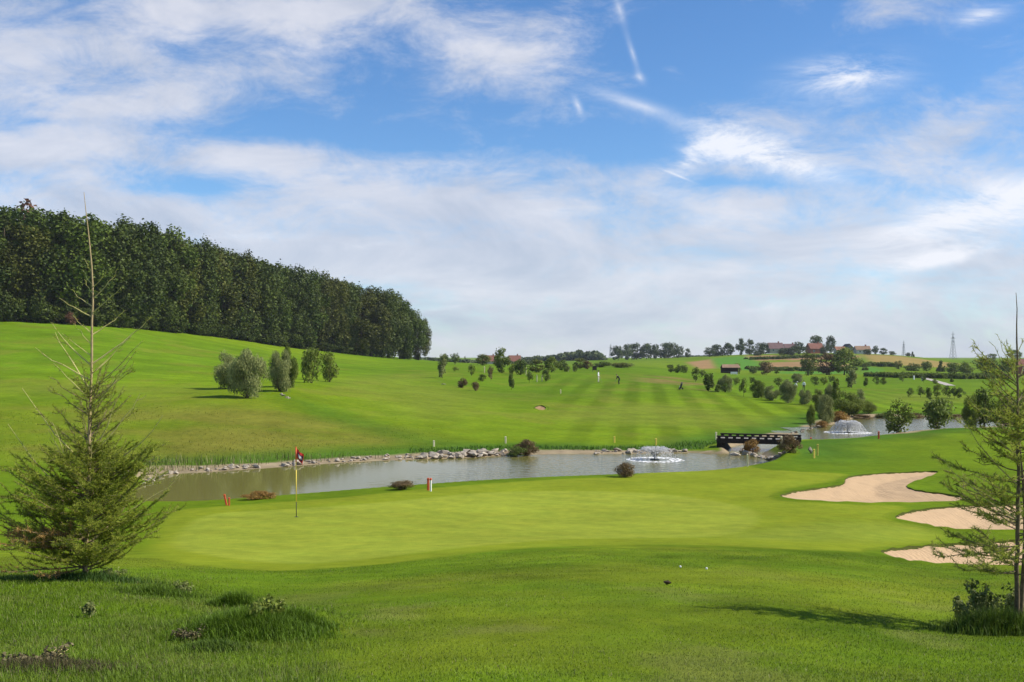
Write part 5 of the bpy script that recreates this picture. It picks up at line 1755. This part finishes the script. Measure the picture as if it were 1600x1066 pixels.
def golf_trolley():
    p = hit(1064, 609)
    root = empty('golf_trolley', p, .6)
    for s_ in (-1, 1):
        MB().tube([(s_ * .32, 0, .15), (s_ * .36, 0, .15)], [.15, .15], 16).build('wheel', M['black'], root)
    MB().bar((-.32, 0, .15), (.32, 0, .15), .015).bar((0, 0, .15), (0, -.35, .95), .018).build('frame', M['steel'], root)
    MB().bar((-.12, -.36, .96), (.12, -.36, .96), .018).build('handle', M['black'], root)
    bag = MB().tube([(0, .12, .12), (0, -.02, .50), (0, -.14, .88)], [.14, .13, .15], 12).build('bag', M['black'], root, smooth=True)
    MB().box(-.11, .11, .10, .20, .3, .55).build('pocket', WH, bag)
    for i in range(5):
        MB().tube([(-.06 + .03 * i, -.13, .85), (-.09 + .045 * i, -.20, 1.10)], [.012, .03], 6).build('club_head', M['steel'], bag)
    tag(root, 'small black golf bag trolley parked at the right of the fairway', 'golf trolley')


golf_trolley()
for (u, r, lab) in [(1063, 888, 'white golf ball on the foreground apron, nearer to the green'), (1104, 891, 'small white ball further right on the foreground apron')]:
    p = hit(u, r)
    bm = bmesh.new(); bmesh.ops.create_icosphere(bm, subdivisions=2, radius=.0215 * .8)
    me = bpy.data.meshes.new('golf_ball'); bm.to_mesh(me); bm.free()
    o = link('golf_ball', me, None, WH); o.location = (p[0], p[1], p[2] + .022)
    tag(o, lab, 'golf ball', 'balls on the foreground apron')
p = hit(1043, 914)
o = link('earth_clod', hull_stone(77, .7), None); o.location = (p[0], p[1], p[2] + .03); o.scale = (.10, .08, .09)
o.material_slots[0].link = 'OBJECT'; o.material_slots[0].material = simple('dark_soil', (.06, .045, .03), .95, .1, .3, 30)
tag(o, 'small dark clod of earth on the foreground apron', 'clod')
p = hit(1269, 709)
o = link('pale_boulder', hull_stone(78, .9), None); o.location = (p[0] - .1, p[1], p[2] + .2); o.scale = (.42, .4, .5)
tag(o, 'pale round boulder left of the yellow post pair', 'boulder')
for (u, Y, s, lab) in [(1165, 64.8, .8, 'big white boulder at the water below the bridge'), (1160, 66, .6, 'white boulder tucked under the bridge end'), (1150, 64.0, .9, 'flat white slab lying at the waterline below the bridge')]:
    x, y = cy(u, Y)
    o = link('pale_boulder', hull_stone(int(u), .7 if s < .9 else .3), None); o.location = (x, y, max(on_ground(x, y), 0) + .12); o.scale = (s, s * .8, s)
    tag(o, lab, 'boulder', 'white boulders below the bridge')

# ------------------------------------------------------------------ huts, houses, pylons
GLASS = simple('window_glass', (.04, .05, .06), .15, .5)
PAINT = simple('window_frame', (.7, .7, .68), .6, .3, .05, 9)
DOOR = simple('door_wood', (.11, .06, .035), .6, .3, .2, 9)
RED, MAUVE, ORNG, BRN, DARKR = (simple(nm, c, .85, .1, .18, .6) for nm, c in (('roof_red', (.21, .095, .068)), ('roof_mauve', (.17, .105, .10)), ('roof_orange', (.28, .14, .09)), ('roof_brown', (.26, .17, .11)), ('roof_dark', (.07, .065, .07))))
WALLW, WALLB, WALLG, WALLP = (simple(nm, c, .9, .1, .08, .5) for nm, c in (('wall_render', (.58, .55, .50)), ('wall_brick', (.30, .11, .07)), ('wall_grey', (.25, .25, .27)), ('wall_pale', (.50, .44, .38))))


def house(u, Y, wm, dm, eave, ridge, wall, roof, label, along=True, rz=0.0, chim=True, sink=0.0):
    p = at(u, Y)
    root = empty('house', (p[0], p[1], p[2] - sink), rz)
    hw, hd = wm / 2, dm / 2
    MB().box(-hw, hw, -hd, hd, -.6, eave).build('wall', wall, root)
    o_ = .45
    if along:     # ridge runs along x
        for s in (-1, 1):
            V = [(-hw - o_, s * (hd + o_), eave - .25), (hw + o_, s * (hd + o_), eave - .25), (hw + o_, 0, ridge), (-hw - o_, 0, ridge)]
            V += [(x, y, z + .22) for x, y, z in V]
            f = [(0, 1, 2, 3), (7, 6, 5, 4), (0, 4, 5, 1), (1, 5, 6, 2), (2, 6, 7, 3), (3, 7, 4, 0)]
            MB().add(V, f).build('roof_slope', roof, root)
        for s in (-1, 1):
            x = s * hw
            MB().add([(x, -hd, eave), (x, hd, eave), (x, 0, ridge - .05), (x - s * .2, -hd, eave), (x - s * .2, hd, eave), (x - s * .2, 0, ridge - .05)], [(0, 1, 2), (3, 5, 4), (0, 3, 4, 1), (1, 4, 5, 2), (2, 5, 3, 0)]).build('gable', wall, root)
    else:
        for s in (-1, 1):
            V = [(s * (hw + o_), -hd - o_, eave - .25), (s * (hw + o_), hd + o_, eave - .25), (0, hd + o_, ridge), (0, -hd - o_, ridge)]
            V += [(x, y, z + .22) for x, y, z in V]
            MB().add(V, [(0, 1, 2, 3), (7, 6, 5, 4), (0, 4, 5, 1), (1, 5, 6, 2), (2, 6, 7, 3), (3, 7, 4, 0)]).build('roof_slope', roof, root)
        for s in (-1, 1):
            y = s * hd
            MB().add([(-hw, y, eave), (hw, y, eave), (0, y, ridge - .05), (-hw, y - s * .2, eave), (hw, y - s * .2, eave), (0, y - s * .2, ridge - .05)], [(0, 1, 2), (3, 5, 4), (0, 3, 4, 1), (1, 4, 5, 2), (2, 5, 3, 0)]).build('gable', wall, root)
    nwin = max(2, int(wm / 3.2))
    for i in range(nwin):
        x = -hw + (i + .5) * wm / nwin
        for zz in ([.9] if eave < 4 else [.9, 3.6]):
            if i == nwin // 2 and zz < 1:
                d = MB().box(x - .5, x + .5, -hd - .06, -hd - .003, 0, 2.1).build('door', DOOR, root)
                MB().box(x + .32, x + .38, -hd - .12, -hd - .062, 1.0, 1.08).build('handle', M['steel'], d)
                continue
            if zz + 1.4 > eave: continue
            w = MB().box(x - .62, x + .62, -hd - .05, -hd - .003, zz, zz + 1.35).build('window', PAINT, root)
            MB().box(x - .50, x + .50, -hd - .075, -hd - .052, zz + .12, zz + 1.23).build('pane', GLASS, w)
    if chim:
        MB().box(hw * .4, hw * .4 + .8, -.4, .4, ridge - 1.0, ridge + 1.1).build('chimney', WALLB, root)
    tag(root, label, 'house', 'houses of the hilltop hamlet' if Y > 600 and u > 1150 else None)


house(1211, 700, 9.5, 9, 2.6, 6.6, WALLP, MAUVE, 'house with mauve roof, first of the hilltop hamlet from the left', sink=-1.0)
house(1234, 705, 8.0, 8, 2.6, 5.6, WALLP, MAUVE, 'house with mauve roof left of the brick red house', sink=-1.0)
house(1273, 680, 9.5, 8, 3.2, 6.8, WALLB, RED, 'brick red house in the middle of the hilltop hamlet', rz=.15)
house(1312, 660, 6.0, 7, 2.4, 4.6, WALLP, ORNG, 'small house with orange roof left of the dark gabled house', chim=False)
house(1324, 690, 6.2, 9, 3.4, 6.4, WALLG, DARKR, 'grey gabled house with dark roof on the hilltop', along=False, chim=False)
house(1347, 680, 9.0, 8, 2.8, 5.2, WALLW, BRN, 'pale low house with brown roof at the right of the hamlet', rz=-.1)
house(766, 620, 7.0, 8, 4.8, 8.2, WALLP, RED, 'reddish roof showing left of the largest hillside tree', sink=3.2)
house(804, 640, 7.0, 8, 4.6, 8.2, WALLW, RED, 'reddish roof showing right of the largest hillside tree', sink=3.0)
house(1600, 330, 5.5, 6, 2.6, 4.6, WALLB, RED, 'red brown house at the right edge behind the larch')


def shelter(u, Y, wm, label, name='golf_shelter'):
    p = at(u, Y)
    root = empty(name, p)
    hw = wm / 2
    for sx in (-1, 1):
        for sy in (-1, 1):
            MB().box(sx * (hw - .2) - .08, sx * (hw - .2) + .08, sy * 1.2 - .08, sy * 1.2 + .08, -.2, 1.9).build('post', M['wood_dark'], root)
    for s in (-1, 1):
        V = [(-hw, s * 1.7, 1.75), (hw, s * 1.7, 1.75), (hw - .3, 0, 2.75), (-hw + .3, 0, 2.75)]
        V += [(x, y, z + .12) for x, y, z in V]
        MB().add(V, [(0, 1, 2, 3), (7, 6, 5, 4), (0, 4, 5, 1), (1, 5, 6, 2), (2, 6, 7, 3), (3, 7, 4, 0)]).build('roof_slope', BRN if wm > 3 else M['wood_dark'], root)
    MB().box(-hw + .12, hw - .12, 1.10, 1.18, 0, 1.85).build('back_wall', M['wood_dark'], root)
    MB().box(-hw + .3, hw - .3, .55, 1.0, .42, .48).build('bench', M['wood_grey'], root)
    tag(root, label, 'shelter')


shelter(1141, 320, 5.8, 'long low shelter with brown roof beyond the fairway edge row')
p = hit(929, 581)
root = empty('tee_board', p)
MB().box(-.45, .45, -.04, .04, .35, 1.15).build('board', M['wood_dark'], root)
for sx in (-.4, .4):
    MB().box(sx - .05, sx + .05, .041, .12, -.2, 1.25).build('post', M['wood_grey'], root)
tag(root, 'small dark tee board on the crest above the white shirted golfer', 'board')
p = at(1147, 290)
o = MB().box(-1.0, 1.0, -.03, .03, .3, .95).box(-.9, -.8, -.02, .02, -.2, .3).box(.8, .9, -.02, .02, -.2, .3).build('notice_board', PAINT, None, p)
tag(o, 'low white board on the grass below the brown roofed shelter', 'board')


def pylon(u, Y, h, label, sink=0.0):
    p = at(u, Y)
    root = empty('power_pylon', (p[0], p[1], p[2] - sink), .5)
    b, t = h * .085, h * .018
    wl = .00028 * Y * .5
    for sx in (-1, 1):
        for sy in (-1, 1):
            MB().bar((sx * b, sy * b, 0), (sx * t, sy * t, h * .8), wl).build('leg', M['steel'], root)
    MB().tube([(0, 0, h * .78), (0, 0, h)], [t, wl * .6], 4).build('mast_top', M['steel'], root)
    br = MB()
    z = np.linspace(0, .8, 8) * h
    for i in range(7):
        r0 = b + (t - b) * z[i] / (.8 * h); r1 = b + (t - b) * z[i + 1] / (.8 * h)
        for (ax, ay, bx, by) in ((-1, -1, 1, -1), (1, -1, 1, 1), (1, 1, -1, 1), (-1, 1, -1, -1)):
            br.bar((ax * r0, ay * r0, z[i]), (bx * r1, by * r1, z[i + 1]), wl * .5)
            br.bar((bx * r0, by * r0, z[i]), (ax * r1, ay * r1, z[i + 1]), wl * .5)
    br.build('bracing', M['steel'], root)
    for (zz, w) in ((.60, .17), (.74, .22), (.88, .15)):
        w *= h * .62
        MB().bar((-w, 0, zz * h), (w, 0, zz * h), wl * .9).bar((-w, 0, zz * h), (0, 0, zz * h + h * .05), wl * .6).bar((w, 0, zz * h), (0, 0, zz * h + h * .05), wl * .6).build('crossarm', M['steel'], root)
    tag(root, label, 'pylon', 'electricity pylons on the skyline')


pylon(1489, 1250, 35, 'nearest and tallest lattice pylon on the right skyline')
pylon(1412, 1700, 29, 'smaller lattice pylon behind the wheat field hill', 0)
pylon(954, 1500, 22, 'faint pylon between the two woods on the middle skyline')

# pale lane through the right meadow
def lane(pts, w, label, mat):
    P = np.array([hit(*q) for q in pts]); T = np.gradient(P[:, :2], axis=0); T /= np.linalg.norm(T, axis=1, keepdims=True)
    n_ = np.stack([-T[:, 1], T[:, 0]], -1)
    t = np.linspace(0, len(P) - 1, len(P) * 10)
    C = np.stack([np.interp(t, np.arange(len(P)), P[:, k]) for k in range(2)], 1); Nn = np.stack([np.interp(t, np.arange(len(P)), n_[:, k]) for k in range(2)], 1)
    V = []
    for s in (-1, 0, 1):
        Q = C + Nn * s * w / 2
        V.append(np.column_stack([Q, ground_h(Q[:, 0], Q[:, 1]) + .06]))
    m = len(C); V = np.concatenate(V); i = np.arange(m - 1)
    Fq_ = np.concatenate([np.stack([i + k * m, i + 1 + k * m, i + 1 + (k + 1) * m, i + (k + 1) * m], -1) for k in (0, 1)])
    o = link('path', mesh_np('path', V, Fq_), None, mat); tag(o, label, kind='structure')


GRAV = simple('gravel_path', (.42, .38, .33), .95, .1, .12, 2)
lane([(1442, 591), (1455, 594), (1470, 598), (1486, 603)], 2.0, 'pale gravel path across the right meadow', GRAV)
lane([(1376, 583), (1400, 584.5), (1440, 586), (1490, 588), (1545, 590)], 3.0, 'pale lane along the hedge below the wheat field', GRAV)

# rough grass of the dry slope above the pond
x, y, rs = scatter(20000, 54, 84, -40, 700, 75)
w_ = soft(x, y, DRY, 7.0) * smooth(.35, .65, fbm(x * .25, y * .25, 19))
keep = (rs.random(len(x)) < w_) & (poly_sd(x, y, POND) < -1.8)
x, y = x[keep], y[keep]
col = albedo(x, y, x * 0) * rs.uniform(.6, 1.5, len(x))[:, None]
blades('rough_grass', x, y, rs.uniform(.04, .14, len(x)) * (.4 + 1.1 * fbm(x * .5, y * .5, 4)), np.full(len(x), .014), rs.uniform(.1, .8, len(x)), col, 'tawny rough grass on the slope between pond and terrace', 5)

# ------------------------------------------------------------------ the air
hz = MB().box(-4200, 4200, -360, 3800, -2.5, 75).build('haze', None)
m = bpy.data.materials.new('haze_air'); m.use_nodes = True
m.node_tree.nodes.clear()
pv = N(m.node_tree.nodes, 'ShaderNodeVolumePrincipled'); ou = N(m.node_tree.nodes, 'ShaderNodeOutputMaterial')
pv.inputs['Color'].default_value = (.86, .92, 1.0, 1); pv.inputs['Density'].default_value = .00009
m.node_tree.links.new(pv.outputs[0], ou.inputs['Volume'])
hz.data.materials.append(m)
tag(hz, 'thin pale summer haze over the whole valley', kind='stuff')
